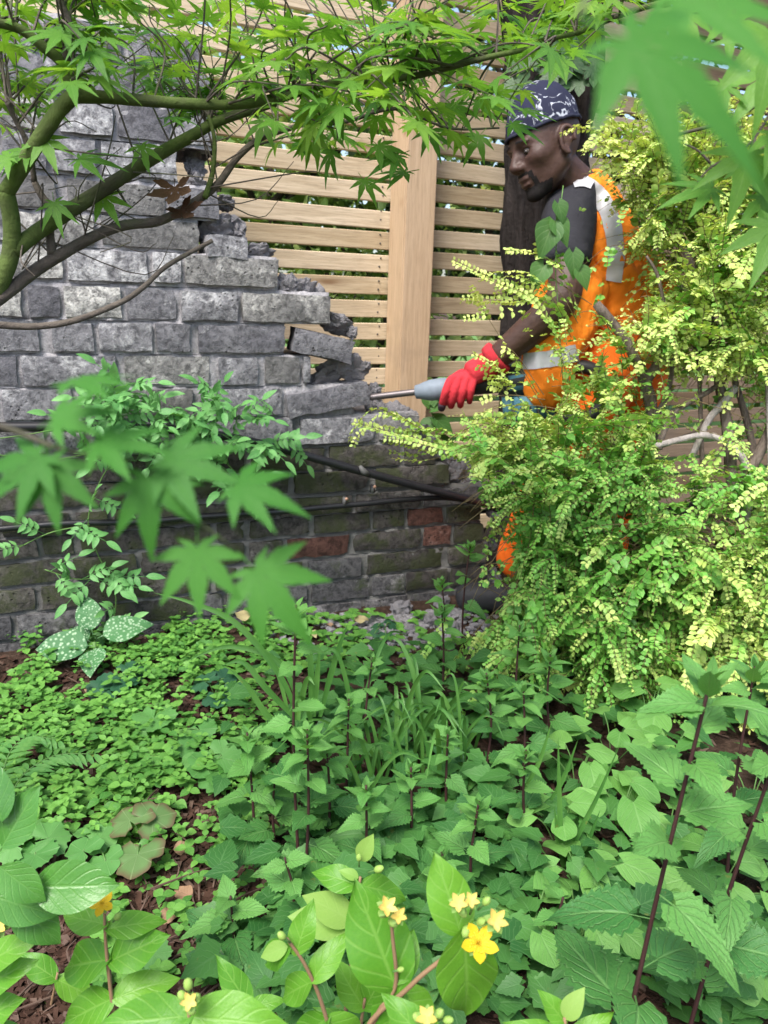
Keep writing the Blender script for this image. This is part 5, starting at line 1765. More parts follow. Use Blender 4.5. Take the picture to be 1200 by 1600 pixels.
for _ in range(8500):
    if rg.random() < .6:
        px, py = rg.uniform(-60, 480), rg.uniform(1030, 1640)
    else:
        px, py = rg.uniform(-60, 1260), rg.uniform(985, 1640)
    p = gpt(px, py, .004)
    l, w_ = rg.uniform(.003, .015), rg.uniform(.0015, .0055)
    M = Matrix.Translation(p) @ Matrix.Rotation(rg.uniform(0, 6.3), 4, 'Z') @ Matrix.Rotation(rg.gauss(0, .35), 4, 'X') @ Matrix.Rotation(rg.gauss(0, .35), 4, 'Y')
    h = w_ * .3
    v = [Vector((-l, -w_ * rg.uniform(.5, 1), 0)), Vector((l * rg.uniform(.7, 1), -w_, h * .3)), Vector((l, w_ * rg.uniform(.4, 1), 0)), Vector((-l * rg.uniform(.6, 1), w_, h * .4))]
    v = v + [q + Vector((0, 0, h)) for q in v]
    mb.add([M @ q for q in v], [(4, 5, 6, 7), (0, 1, 5, 4), (1, 2, 6, 5), (2, 3, 7, 6), (3, 0, 4, 7)], None, 0, 0 if rg.random() < .8 else 1)
for _ in range(70):
    p = gpt(rg.uniform(0, 500), rg.uniform(1030, 1560), .012)
    a = rg.uniform(0, 6.3); l = rg.uniform(.03, .11)
    d = Vector((math.cos(a), math.sin(a), rg.uniform(-.05, .1)))
    tube(mb, catmull([p, p + d * l * .5 + Vector((rg.uniform(-.01, .01), 0, .004)), p + d * l], 3), (.0016, .0009), 4, mi=1)
tag(link('bark_mulch', mb.mesh('bark_mulch', [M_CHIP, M_CHIPGREY], False)), 'reddish brown bark chips and twigs over the soil', kind='stuff')
M_CREAM = leaf_mat('faded_cream_leaf', (0.42, 0.36, 0.18), (0.58, 0.52, 0.32), (0.35, 0.28, 0.15), trans=0.25, rough=0.7)
M_TAN = leaf_mat('papery_tan_leaf', (0.28, 0.17, 0.10), (0.40, 0.27, 0.18), (0.22, 0.13, 0.08), trans=0.2, rough=0.8)
for (px, py, s, mt, a, lab, z) in ((552, 985, .045, M_CREAM, .5, 'pale cream fallen leaf on the ground near the rubble', .02), (518, 990, .03, M_TAN, 2.0, 'small tan fallen leaf left of the cream fallen leaf', .015), (370, 995, .055, M_CREAM, 1.0, 'yellowing broad leaf lying under the arching grass blades', .05), (488, 996, .03, M_CREAM, -1.2, 'small cream leaf half hidden beside a bellflower stem', .015),
                                   (140, 1092, .05, M_TAN, 1.6, 'papery brown dead leaf on the bark left of the lobed plant', .012), (270, 1330, .032, M_TAN, .2, 'brown dead leaf on the bark by the reddish leaves', .012), (300, 1410, .036, M_TAN, 2.6, 'curled brown leaf lying on the bare bark', .012), (250, 1450, .036, M_TAN, 1.1, 'long dead leaf on bare bark above the yellow flowered sprig', .012)):
    g = blade(ovate(.34, .4), 8, 2, fold=rg.uniform(-.2, .4), droop=.25, wave=.08, seed=int(px))
    o = link('fallen_leaf', shape_mesh('fallen_leaf', g, mt), None, frame(gpt(px, py, z), (math.cos(a), math.sin(a), .1), (rg.uniform(-.3, .3), -.5, 1), s))
    tag(o, lab, 'fallen leaf', 'fallen leaves on the bed')

# ================================================================== PLANTS OF THE BED
M_STEMDARK = plain('dark_purple_stem', (0.045, 0.018, 0.018), 0.6)
M_STEMGREEN = plain('green_stem', (0.09, 0.19, 0.05), 0.6)
M_STEMTAN = plain('tan_woody_stem', (0.24, 0.15, 0.085), 0.7)
# ---- bellflowers: toothed heart-shaped leaves on dark upright stems
L_BELL = leaf_mat('bellflower_leaf', (0.042, 0.165, 0.040), (0.125, 0.315, 0.070), (0.20, 0.40, 0.13), nv=6, k=.9, trans=.32, vs=.5, rough=.45, bmp=1.0)
L_BELLNEW = leaf_mat('young_bellflower_leaf', (0.095, 0.28, 0.06), (0.17, 0.39, 0.095), (0.24, 0.46, 0.15), nv=6, k=.9, trans=.35, vs=.4, rough=.45, bmp=.8)
BELL = [shape_mesh('bellflower_leaf', blade(cordate(.40 - .03 * k, .24 - .02 * k), 36, 2, notch=.16, serr=.34, nser=12, fold=.18, droop=.10 + .14 * k, wave=.025, stalk=.28, seed=k), L_BELL) for k in range(4)]
BELLL = [shape_mesh('bellflower_leaf_light', blade(cordate(.38 - .03 * k, .24), 36, 2, notch=.14, serr=.34, nser=12, fold=.2, droop=.05 + .12 * k, wave=.025, stalk=.2, seed=k + 9), L_BELLNEW) for k in range(3)]
BELLN = [shape_mesh('young_leaf', blade(ovate(.21, .3, 1.3), 18, 1, serr=.3, nser=6, fold=.3, droop=-.12 + .3 * k, stalk=.05, seed=k), L_BELLNEW) for k in range(3)]
rp = random.Random(88)
def bellflower(base, top, n, size, label, stem=M_STEMDARK, lean=None, start=.12, rot=None, tip=True, topsize=None):
    t = thing('bellflower', label, 'plant', base, 'toothed-leaved bellflowers')
    mid = base.lerp(top, .5) + Vector((rp.uniform(-.012, .012), rp.uniform(-.012, .012), 0))
    C = catmull([base - Vector((0, 0, .02)), mid, top], 10)
    mb = MB()
    tube(mb, C, (.0027, .0015), 6)
    link('stem', mb.mesh('stem', stem), t)
    ph = rp.uniform(0, 6.3) if rot is None else rot
    for i in range(n):
        k = start + (1 - start) * (i / max(n - 1, 1)) ** .9
        if k > .97: k = .97
        p = C[int(k * (len(C) - 1))]
        ph += 2.4
        s = size * (1.08 - .62 * k ** 1.6) * rp.uniform(.85, 1.15)
        d = Vector((math.cos(ph), math.sin(ph), rp.uniform(-.35, .25) + .25 * k))
        link('leaf', rp.choice(BELL if k < .62 else BELLL), t, frame(p, d, Vector((rp.uniform(-.3, .3), rp.uniform(-.7, .0), 1)), s * .78))
    if tip:
        m = 8
        ts = topsize or size * .58
        for j in range(m):
            a = ph + j * 2.4
            e = .35 + .25 * j
            d = Vector((math.cos(a), math.sin(a), e))
            link('leaf', rp.choice(BELLN), t, frame(C[-1] - Vector((0, 0, .004 * (m - j))), d, Vector((-math.cos(a) * .6, -math.sin(a) * .6, 1)), ts * (1.05 - .1 * j)))
    return t
def bf(tx, ty, bx, by, n, size, label, Y=None, **kw):
    """stem foot at the photo's ground point (bx, by), top above it"""
    base = gpt(bx, by)
    if Y is None and by > 1100 and 480 < bx < 900: ty -= 38
    if Y is not None:
        base = at(bx, by, Y); base.z = gz(base.x, base.y)
        base = Vector((base.x, Y, 0))
    top = at(tx, ty, base.y + rp.uniform(-.015, .015))
    return bellflower(base, top, n, size, label, **kw)
bf(462, 945, 470, 1390, 11, 0.073, 'tallest slim bellflower standing before the wall left of the grass clump', start=.35)
bf(480, 1140, 474, 1410, 12, 0.076, 'bellflower just behind the tall slim one with a pale leafy tip', start=.2)
bf(386, 1145, 400, 1345, 11, 0.071, 'bellflower at the edge of the bare bark left of the others')
bf(582, 1065, 578, 1215, 9, 0.061, 'dark slender bellflower rising through the grass clump', start=.3)
bf(735, 850, 722, 1010, 5, 0.073, 'young bellflower with few leaves standing right in front of the boot', start=.45)
bf(690, 905, 686, 1035, 5, 0.065, 'young bellflower against the damp wall foot left of the boot', start=.5)
bf(690, 985, 690, 1110, 9, 0.068, 'bushy bellflower below the rubble at the top of the grass clump')
bf(812, 1015, 806, 1150, 10, 0.073, 'bellflower with a big star of young leaves under the golden shrub')
bf(860, 1060, 870, 1185, 10, 0.076, 'broad leaved bellflower tucked against the shrub skirt')
bf(760, 1090, 756, 1220, 10, 0.066, 'compact bellflower between the grass and the shrub')
bf(818, 1110, 812, 1270, 11, 0.066, 'bright tipped bellflower above the round violet leaves')
bf(642, 1235, 640, 1350, 9, 0.066, 'low bellflower with a star tip at the foot of the grass clump')
bf(572, 1265, 566, 1400, 10, 0.068, 'bellflower directly above the pale hypericum buds')
bf(748, 1290, 740, 1420, 11, 0.066, 'bellflower with crowded toothed leaves behind the large yellow flower')
bf(822, 1210, 826, 1340, 10, 0.061, 'small bellflower left of the upright grass blades')
bf(690, 1370, 690, 1470, 9, 0.061, 'low shaded bellflower behind the paired big hypericum leaves')
bf(360, 1400, 372, 1500, 9, 0.083, 'dark low bellflower beside the bare bark patch', tip=False)
bf(445, 1340, 455, 1470, 10, 0.078, 'shaded bellflower behind the narrow hypericum sprig', tip=False)
bf(880, 1440, 884, 1530, 8, 0.068, 'crinkled low bellflower among the violet leaves', tip=False)
bf(430, 1210, 436, 1350, 10, 0.071, 'leafy bellflower at the left flank of the tall slim one')
bf(545, 1130, 540, 1270, 9, 0.061, 'pale tipped bellflower in the middle of the grass blades')
bf(510, 1200, 512, 1330, 9, 0.068, 'bellflower in front of the grass clump with blue green leaves')
bf(700, 1180, 698, 1300, 9, 0.059, 'bellflower hidden among blades on the right of the grass clump')
bf(1112, 1055, 955, 1660, 15, .104, 'large near bellflower with the thickest dark stem and a spiky tip', Y=.56, start=.16, topsize=.052)
bf(1232, 1130, 1075, 1560, 13, .098, 'near bellflower leaning out at the edge of the picture behind the thick stemmed one', Y=.66, start=.1)
bf(1180, 1040, 1150, 1330, 9, .088, 'bellflower with broad dark leaves under the shrub beside the near ones', Y=.90)
# ---- undergrowth that nobody could count
UG = blade(cordate(.42, .24), 15, 1, notch=.16, serr=.32, nser=5, fold=.18, droop=.2, stalk=.1)
L_UNDER = leaf_mat('undergrowth_leaf', (0.024, 0.105, 0.024), (0.085, 0.24, 0.05), (0.13, 0.28, 0.10), nv=6, k=.9, trans=.28, vs=.35, tint=True, rough=.5)
mb = MB()
n = 0
while n < 1150:
    px, py = rg.uniform(340, 1240), rg.uniform(1040, 1640)
    if px < 430 and py > 1250 and rg.random() < .8: continue
    if px < 480 and py < 1150 and rg.random() < .7: continue
    if px > 880 and py < 1110: continue
    if px > 800 and py > 1130 and rg.random() < .66: continue
    p = gpt(px, py, rg.uniform(.015, .085))
    a = rg.uniform(0, 6.3)
    stamp(mb, UG, frame(p, (math.cos(a), math.sin(a), rg.uniform(-.3, .35)), (rg.uniform(-.35, .35), rg.uniform(-.6, .2), 1), rg.uniform(.022, .055)), rg.random())
    n += 1
tag(link('undergrowth', mb.mesh('undergrowth', L_UNDER)), 'low toothed leaves filling the ground under the bellflowers', kind='stuff')
# ---- creeping ground cover of small rounded leaves
L_COVER = leaf_mat('ground_cover_leaf', (0.048, 0.175, 0.030), (0.175, 0.40, 0.072), (0.20, 0.40, 0.10), nv=4, trans=.3, vs=.25, tint=True, rough=.45)
GC = [blade(ovate(.40, .45), 4, 1, notch=.05, fold=.18, droop=.22), blade(ovate(.34, .4), 4, 1, fold=.22, droop=.3)]
mb = MB()
n = 0
cover_ok = lambda x, y: mnoise.noise(Vector((x * .012, y * .018, 3.3))) > -.30
while n < 1650:
    px, py = rg.uniform(-80, 430), rg.uniform(970, 1345)
    dens = 1.0
    if px > 300: dens = .5
    if py > 1260: dens = .45 if px < 200 else .12
    if py < 1050: dens = .95
    if 80 < px < 200 and 1055 < py < 1110: dens = .25
    if rg.random() > dens or not cover_ok(px, py): continue
    p = gpt(px, py, rg.uniform(.008, .045))
    a = rg.uniform(0, 6.3)
    tn = rg.random()
    s = rg.uniform(.012, .024)
    lean = Vector((rg.uniform(-.3, .3), rg.uniform(-.5, .1), 1))
    for sg in (0, math.pi):
        stamp(mb, rg.choice(GC), frame(p, (math.cos(a + sg), math.sin(a + sg), rg.uniform(-.1, .4)), lean, s), tn)
    if rg.random() < .6:
        for sg in (math.pi / 2, -math.pi / 2):
            stamp(mb, rg.choice(GC), frame(p + Vector((0, 0, .008)), (math.cos(a + sg), math.sin(a + sg), rg.uniform(.1, .6)), lean, s * .7), min(1, tn + .15))
    n += 1
for _ in range(420):       # sparser along the foot of the wall and among the other plants
    px = rg.uniform(240, 800); py = rg.uniform(965, 1060)
    if px > 560 and rg.random() < .6: continue
    p = gpt(px, py, rg.uniform(.006, .03)); a = rg.uniform(0, 6.3)
    for sg in (0, 2.1, 4.2):
        stamp(mb, rg.choice(GC), frame(p, (math.cos(a + sg), math.sin(a + sg), rg.uniform(0, .4)), (rg.uniform(-.2, .2), -.2, 1), rg.uniform(.014, .024)), rg.random())
for _ in range(190):       # seedlings over the bare bark
    px, py = rg.uniform(150, 420), rg.uniform(1230, 1560)
    p = gpt(px, py, rg.uniform(.006, .03)); a = rg.uniform(0, 6.3); s = rg.uniform(.008, .019)
    for sg in (0, 2.1, 4.2):
        stamp(mb, rg.choice(GC), frame(p, (math.cos(a + sg), math.sin(a + sg), rg.uniform(0, .4)), (rg.uniform(-.2, .2), -.2, 1), s), rg.random())
tag(link('ground_cover', mb.mesh('ground_cover', L_COVER)), 'creeping carpet of small rounded green leaves on the bark', kind='stuff')
# ---- violets: clumps of round bright leaves on stalks
L_VIOLET = leaf_mat('violet_leaf', (0.11, 0.29, 0.06), (0.20, 0.43, 0.10), (0.25, 0.46, 0.16), nv=5, k=1.2, trans=.35, vs=.4, rough=.45, bmp=.6)
def violet_blade(k):
    return blade(lambda t: .50 * (math.sin(math.pi * min(1, max(0, (t * .93 + .06)))) ** .62) * (1 - .12 * t), 12, 3, notch=.20, fold=-.12 + .1 * k, droop=.05 + .12 * k, wave=.035, seed=k, pw=1.1)
VIO = [shape_mesh('violet_leaf', violet_blade(k), L_VIOLET) for k in range(4)]
def violet(px, py, n, spread, size, hgt, label):
    c = gpt(px, py)
    t = thing('violet', label, 'plant', c, 'round-leaved violets')
    for i in range(n):
        a = i * 2.4 + rp.uniform(-.3, .3)
        r = spread * math.sqrt((i + .5) / n)
        h = .02 + hgt * rp.uniform(.55, 1.15) * (1.1 - .4 * i / n)
        p = c + Vector((math.cos(a) * r, math.sin(a) * r, h))
        up = Vector((math.cos(a) * .3 + rp.uniform(-.2, .2), math.sin(a) * .25 - .35, 1))
        d = Vector((math.cos(a) + rp.uniform(-.4, .4), math.sin(a) + rp.uniform(-.4, .4), -.15))
        lf = link('leaf', rp.choice(VIO), t, frame(p, d, up, size * rp.uniform(.75, 1.2)))
        mb = MB()
        tube(mb, catmull([c, c.lerp(p, .5) + Vector((0, 0, h * .2)), p], 4), .0012, 4)
        link('stalk', mb.mesh('stalk', M_STEMGREEN), t)
violet(955, 1200, 6, .06, .050, .075, 'violet with the brightest round leaves just under the shrub skirt')
violet(900, 1245, 6, .06, .052, .07, 'violet left of the brightest one behind the upright grass blades')
violet(965, 1310, 7, .06, .056, .075, 'violet with overlapping pale leaves right of the upright grass blades')
violet(1045, 1215, 7, .07, .040, .06, 'smaller leaved violet half behind the thick dark bellflower stem')
violet(905, 1410, 6, .055, .050, .07, 'violet beside the crinkled low bellflower')
violet(1040, 1330, 7, .06, .034, .05, 'violet with little leaves behind the thick dark stem')
violet(820, 1510, 7, .06, .046, .06, 'violet right of the large open yellow flower')
violet(900, 1500, 7, .06, .042, .06, 'violet between the near bellflower and the yellow flower')
violet(1120, 1420, 7, .07, .046, .06, 'violet seen between the two near bellflower stems')
violet(1170, 1270, 7, .07, .040, .06, 'violet under the leaning bellflower at the side of the bed')
violet(1100, 1540, 7, .06, .050, .06, 'violet low in the near corner behind broad toothed leaves')
violet(870, 1335, 5, .05, .044, .06, 'violet in the shade below the upright grass blades')
violet(1010, 1160, 4, .04, .058, .09, 'violet with one large standing leaf against the shrub')
# ---- strappy grass-like clumps
L_STRAP = leaf_mat('strap_leaf', (0.05, 0.17, 0.035), (0.125, 0.30, 0.06), (0.2, 0.4, 0.1), nv=1, k=0, trans=.35, vs=.2, rough=.4)
def strap(P, wd, mat=L_STRAP):
    C = catmull(P, 7)
    mb = MB(); v, f, uv = [], [], []
    n = len(C)
    for i, p in enumerate(C):
        d = (C[min(i + 1, n - 1)] - C[max(i - 1, 0)]).normalized()
        s = d.cross(Vector((0.2, -1, .3))).normalized()
        t = i / (n - 1)
        w_ = wd * (0.55 + .9 * t) if t < .35 else wd * .87 * max(.02, 1 - ((t - .35) / .65) ** 1.8)
        nn = s.cross(d).normalized()
        v += [p - s * w_ + nn * w_ * .3, p, p + s * w_ + nn * w_ * .3]
        uv += [(0, t), (.5, t), (1, t)]
        if i:
            b = 3 * i
            f += [(b - 3, b - 2, b + 1, b), (b - 2, b - 1, b + 2, b + 1)]
    mb.add(v, f, uv)
    return mb.mesh('blade', mat)
def straps(base_px, spread, n, label, hmin, hmax, wd, lean=.5, given=()):
    c = gpt(*base_px)
    t = thing('strap_leaved_clump', label, 'plant', c, 'strappy grass-like clumps')
    for i in range(n):
        b = c + Vector((rp.gauss(0, spread), rp.gauss(0, spread), -.005))
        h = rp.uniform(hmin, hmax); a = rp.uniform(0, 6.3); l = lean * rp.uniform(.2, 1) * h
        d = Vector((math.cos(a), math.sin(a), 0))
        link('blade', strap([b, b + d * l * .25 + Vector((0, 0, h * .55)), b + d * l * .7 + Vector((0, 0, h * .92)), b + d * l * 1.25 + Vector((0, 0, h * .95 - l * .25))], wd * rp.uniform(.7, 1.2)), t)
    for pts in given:
        P = [at(x, y, c.y + o) for x, y, o in pts]
        link('blade', strap(P, wd * 1.15), t)
straps((640, 1210), .055, 26, 'dense clump of narrow grassy blades in the middle of the bed', .12, .26, .0042, .8)
straps((700, 1190), .05, 11, 'grassy clump right behind the dense middle clump', .10, .22, .0040, .8)
straps((575, 1240), .04, 14, 'thin grassy clump left of the dense middle clump', .10, .22, .0038, .9)
straps((480, 1175), .02, 4, 'clump with long blades arching towards the wall on the left', .12, .2, .0055, .6, given=(
    [(475, 1150, 0), (440, 1060, 0), (370, 975, 0), (300, 942, 0), (240, 926, 0)], [(480, 1140, 0), (440, 1040, .02), (360, 1010, .02), (285, 1035, .0)], [(490, 1150, 0), (420, 1080, -.02), (380, 1035, -.02), (345, 1040, -.02)],
    [(485, 1130, 0), (486, 1060, 0), (482, 1000, 0), (472, 935, 0)], [(500, 1120, 0), (515, 1060, 0), (530, 1010, 0), (543, 975, 0)], [(470, 1160, -.01), (420, 1120, -.02), (385, 1070, -.02), (352, 1040, -.02)], [(490, 1120, 0), (495, 1060, 0), (500, 1010, .0)]))
straps((880, 1370), .008, 1, 'few stiff upright blades among the violets', .08, .12, .0042, .4, given=(
    [(878, 1350, 0), (875, 1290, 0), (873, 1220, 0), (872, 1150, 0)], [(884, 1350, 0), (905, 1300, 0), (935, 1240, 0), (970, 1160, 0)], [(880, 1355, 0), (872, 1310, 0), (866, 1260, 0)], [(890, 1350, 0), (915, 1320, 0), (938, 1265, 0)], [(860, 1250, .06), (880, 1215, .06), (903, 1156, .06)], [(820, 1230, .1), (842, 1190, .1), (862, 1128, .1)]))
# ---- spotted lungwort
L_LUNG = leaf_mat('spotted_lungwort_leaf', (0.04, 0.14, 0.05), (0.07, 0.20, 0.07), (0.13, 0.26, 0.12), nv=4, trans=.2, vs=.25, rough=.6, blotch=(0.30, 0.44, 0.28), blotch_scale=14, blotch_at=(.34, .46), bmp=.5)
LUNG = [shape_mesh('lungwort_leaf', blade(ovate(.34, .38, 1.1), 12, 3, fold=.12, droop=.2 + .1 * k, wave=.03, stalk=.12, seed=k), L_LUNG) for k in range(3)]
t = thing('lungwort', 'lungwort with white-spotted green leaves at the foot of the wall', 'plant', gpt(150, 1045))
for (bx, by, h, dx, dy, dz, s) in ((150, 1040, .05, -.95, -.15, .05, .115), (148, 1035, .07, -.25, .35, .75, .085), (155, 1035, .06, .75, .25, .32, .105), (152, 1040, .045, .15, -.85, .0, .085), (145, 1035, .05, -.7, .3, .3, .07)):
    link('leaf', rp.choice(LUNG), t, frame(gpt(bx, by, h), (dx, dy, dz), (rp.uniform(-.15, .15), -.75, 1), s))
mb = MB(); tube(mb, [gpt(150, 1045, -.01), gpt(150, 1040, .06)], .004, 6); link('stem', mb.mesh('stem', M_STEMGREEN), t)
# ---- lobed leaves of the low perennials
def lobed(k, nl=7, dp=.16):
    r = random.Random(k)
    return disc(lambda th: (1 - .08 * abs(th) / math.pi) * (.84 + dp * abs(math.cos(nl / 2 * th)) ** .8 + .05 * math.cos(th * nl * 3.0)) * (1 if abs(th) < 2.7 else .62), 60, 4, cup=r.uniform(-.15, .12), wave=.05, gap=.14)
L_LOBE = leaf_mat('lobed_leaf', (0.075, 0.23, 0.055), (0.125, 0.31, 0.08), (0.21, 0.42, 0.15), nv=0, k=0, trans=.33, vs=.4, rough=.5, bmp=.5)
L_LOBEDARK = leaf_mat('dark_lobed_leaf', (0.018, 0.075, 0.038), (0.035, 0.115, 0.05), (0.07, 0.17, 0.09), nv=0, k=0, trans=.2, vs=.35, rough=.5)
L_LOBERED = leaf_mat('bronzed_lobed_leaf', (0.10, 0.20, 0.065), (0.15, 0.25, 0.09), (0.27, 0.36, 0.17), nv=0, k=0, trans=.3, vs=.4, rough=.5, edge=(0.13, 0.062, 0.045))
LB = [shape_mesh('lobed_leaf', lobed(k), L_LOBE) for k in range(2)]
LC = [shape_mesh('clover_like_leaf', lobed(5 + k, 3, .34), L_LOBE) for k in range(2)]
LD = [shape_mesh('dark_lobed_leaf', lobed(9, 5, .3), L_LOBEDARK)]
LR = [shape_mesh('bronzed_leaf', lobed(12, 3, .38), L_LOBERED)]
def rosette(label, base_px, leaves, meshes, name, up=(0, -.55, 1)):
    b = gpt(*base_px)
    t = thing(name, label, 'plant', b)
    for (px, py, h, s, a) in leaves:
        p = gpt(px, py); p = at(px, py, p.y - h * 1.1); 
        u = Vector(up) + Vector((rp.uniform(-.2, .2), rp.uniform(-.15, .15), 0))
        link('leaf', rp.choice(meshes), t, frame(p, (math.cos(a), math.sin(a), -.1), u, s))
        mb = MB(); tube(mb, catmull([b, b.lerp(p, .55) + Vector((0, 0, .012)), p], 4), .0013, 5)
        link('stalk', mb.mesh('stalk', M_STEMGREEN), t)
rosette('fresh green lobed plant with one broad maple-like leaf on the carpet of small leaves', (255, 1155), ((240, 1122, .06, .046, -1.6), (312, 1140, .05, .034, -.9), (285, 1165, .04, .028, -.4)), LB, 'tellima')
rosette('glossy three-lobed plant between the broad lobed plant and the bellflowers', (325, 1225), ((320, 1195, .05, .030, -1.9), (348, 1178, .06, .026, .3), (338, 1215, .04, .030, -1.2), (305, 1188, .05, .024, 2.6)), LC, 'geum')
rosette('dark green deeply lobed plant below the spotted lungwort', (188, 1085), ((188, 1062, .06, .040, -1.3), (160, 1072, .05, .032, 3.0), (205, 1050, .06, .03, .6), (178, 1095, .04, .024, -1.8)), LD, 'cranesbill')
rosette('bronze-edged three-leaved plant beside the bare bark', (225, 1320), ((203, 1282, .05, .032, 2.2), (238, 1278, .05, .030, .6), (215, 1335, .04, .034, -1.5)), LR, 'bronzed_geum')
rosette('small crinkled plant left of the bronze-edged one', (150, 1330), ((155, 1310, .04, .024, .5), (130, 1330, .04, .026, 2.5), (165, 1345, .03, .024, -1), (140, 1300, .04, .02, 1.5)), LC, 'geum')
rosette('frilly low plant growing above the glossy bush in the near corner', (55, 1330), ((40, 1300, .05, .036, 2), (75, 1310, .05, .032, .5), (55, 1335, .04, .034, -1.5), (20, 1320, .05, .03, 2.9)), LB, 'tellima')
rosette('pale rounded plant at the wall foot right of the lungwort', (305, 1035), ((290, 985, .07, .030, 1.2), (320, 1010, .05, .026, .3), (295, 1040, .04, .028, -1.2), (275, 1015, .05, .022, 2.6)), LB, 'tellima')
rosette('tiny seedling rosette at the wall foot behind the near maple leaves', (365, 960), ((352, 948, .05, .022, 2), (375, 940, .05, .020, .8), (380, 958, .04, .022, -.5), (362, 968, .03, .02, -1.5)), LB, 'seedling')
rosette('low seedling rosette on the rubble left of the boot', (600, 985), ((590, 978, .03, .018, 2), (610, 975, .03, .018, .8), (603, 992, .02, .02, -1.5), (585, 990, .02, .016, 3)), LD, 'seedling')
rosette('grey green rounded plant under the arching blades', (335, 1085), ((320, 1065, .05, .03, 2.4), (350, 1060, .05, .026, .5), (340, 1090, .04, .030, -1.4), (365, 1080, .04, .024, 0)), LD, 'cranesbill')
rosette('small lobed plant on bare bark at the foot of the dark low bellflower', (225, 1500), ((215, 1480, .03, .020, 2), (240, 1490, .03, .022, .3), (228, 1505, .02, .018, -1.5)), LB, 'seedling')
# ---- narrow-leaved spray at the left
L_NARROW = leaf_mat('narrow_leaf', (0.07, 0.22, 0.05), (0.12, 0.30, 0.07), (0.2, 0.38, 0.1), nv=1, k=0, trans=.3, vs=.3)
NAR = shape_mesh('narrow_leaf', blade(ovate(.13, .45), 6, 1, fold=.2, droop=.25), L_NARROW)
t = thing('vetchling', 'narrow-leaved ladder-like spray over the carpet of small leaves', 'plant', gpt(20, 1290))
for pth in ([(10, 1290, .03), (40, 1250, .05), (90, 1225, .055), (150, 1215, .05)], [(0, 1260, .03), (20, 1225, .06), (50, 1200, .06), (95, 1195, .05)]):
    C = catmull([gpt(x, y, h) for x, y, h in pth], 5)
    mb = MB(); tube(mb, C, .001, 4); link('stem', mb.mesh('stem', M_STEMGREEN), t)
    for i in range(2, len(C)):
        d = (C[i] - C[i - 1]).normalized()
        for sg in (-1, 1):
            link('leaf', NAR, t, frame(C[i], d * .5 + d.cross(Vector((0, 0, 1))) * sg, (0, -.3, 1), .034 * rp.uniform(.8, 1.2)))
# ---- heart-leaved bindweed hanging on the shrub, weed at the fence foot, ivy on the trunk
L_BIND = leaf_mat('bindweed_leaf', (0.045, 0.13, 0.03), (0.09, 0.21, 0.05), (0.16, 0.28, 0.1), nv=5, k=.9, trans=.4, vs=.4)
BIND = [shape_mesh('bindweed_leaf', blade(cordate(.42, .25), 10, 2, notch=.22, fold=.25 + .1 * k, droop=.25, seed=k), L_BIND) for k in range(2)]
t = thing('bindweed', 'bindweed with heart-shaped leaves hanging in front of the charcoal sleeve', 'climbing plant', at(880, 600, 1.74))
mb = MB(); tube(mb, catmull([at(880, 600, 1.74), at(872, 480, 1.74), at(868, 400, 1.74), at(880, 290, 1.76)], 6), .0011, 5); link('stem', mb.mesh('stem', M_VINESTEM), t)
for (px, py, s, dx, dy) in ((862, 352, .075, -.35, .95), (868, 345, .06, .5, .8), (872, 318, .045, .3, .9), (895, 395, .055, .1, 1), (850, 415, .06, -.4, .8), (905, 420, .05, .4, .8)):
    link('leaf', rp.choice(BIND), t, frame(at(px, py, 1.735), CR * dx - CU * dy, -CF + Vector((0, 0, .5)), s))
t = thing('fence_weed', 'dark leafy weed at the fence foot seen under the red glove', 'plant', wall(s_of(690, 760) + .02, 0, -.12))
b_ = t.location.copy()
mb = MB(); tube(mb, catmull([b_, at(685, 720, b_.y), at(672, 630, b_.y)], 6), .0022, 5); link('stem', mb.mesh('stem', M_STEMGREEN), t)
for (px, py, s, dx, dy) in ((680, 655, .075, .7, .5), (676, 660, .07, -.7, .6), (672, 632, .06, -.2, -.7), (684, 690, .07, .8, .2), (674, 640, .05, .6, -.3)):
    link('leaf', rp.choice(BIND), t, frame(at(px, py, b_.y - .01), CR * dx - CU * dy, -CF * .6 + Vector((0, 0, .8)), s))
IVYM = [shape_mesh('ivy_leaf', lobes([-100, -50, 0, 50, 100], [.55, .8, 1, .8, .55], .36, 6, droop=.15, fold=.1, serr=0, stalk=.3), leaf_mat('ivy_leaf', (0.022, 0.062, 0.02), (0.05, 0.12, 0.032), (0.11, 0.18, 0.07), nv=4, trans=.2, vs=.4))]
tk = on_plane(862, 200, FP + FN * 0.36, FN)
t = thing('climbing_ivy', 'ivy leaves hanging on the upper trunk above the beanie', 'climbing plant', (tk.x, tk.y, 0))
mb = MB(); tube(mb, catmull([at(858, 420, tk.y + .0), at(850, 200, tk.y - .01), at(845, 60, tk.y - .02), at(880, -60, tk.y)], 8), .003, 5); link('stem', mb.mesh('stem', M_DARKSTEM), t)
for _ in range(26):
    px, py = rp.uniform(805, 920), rp.uniform(20, 150)
    link('leaf', IVYM[0], t, frame(at(px, py, tk.y - rp.uniform(0, .04)), CR * rp.uniform(-.7, .7) - CU * rp.uniform(.3, 1), -CF + Vector((0, 0, .4)), rp.uniform(.04, .075)))
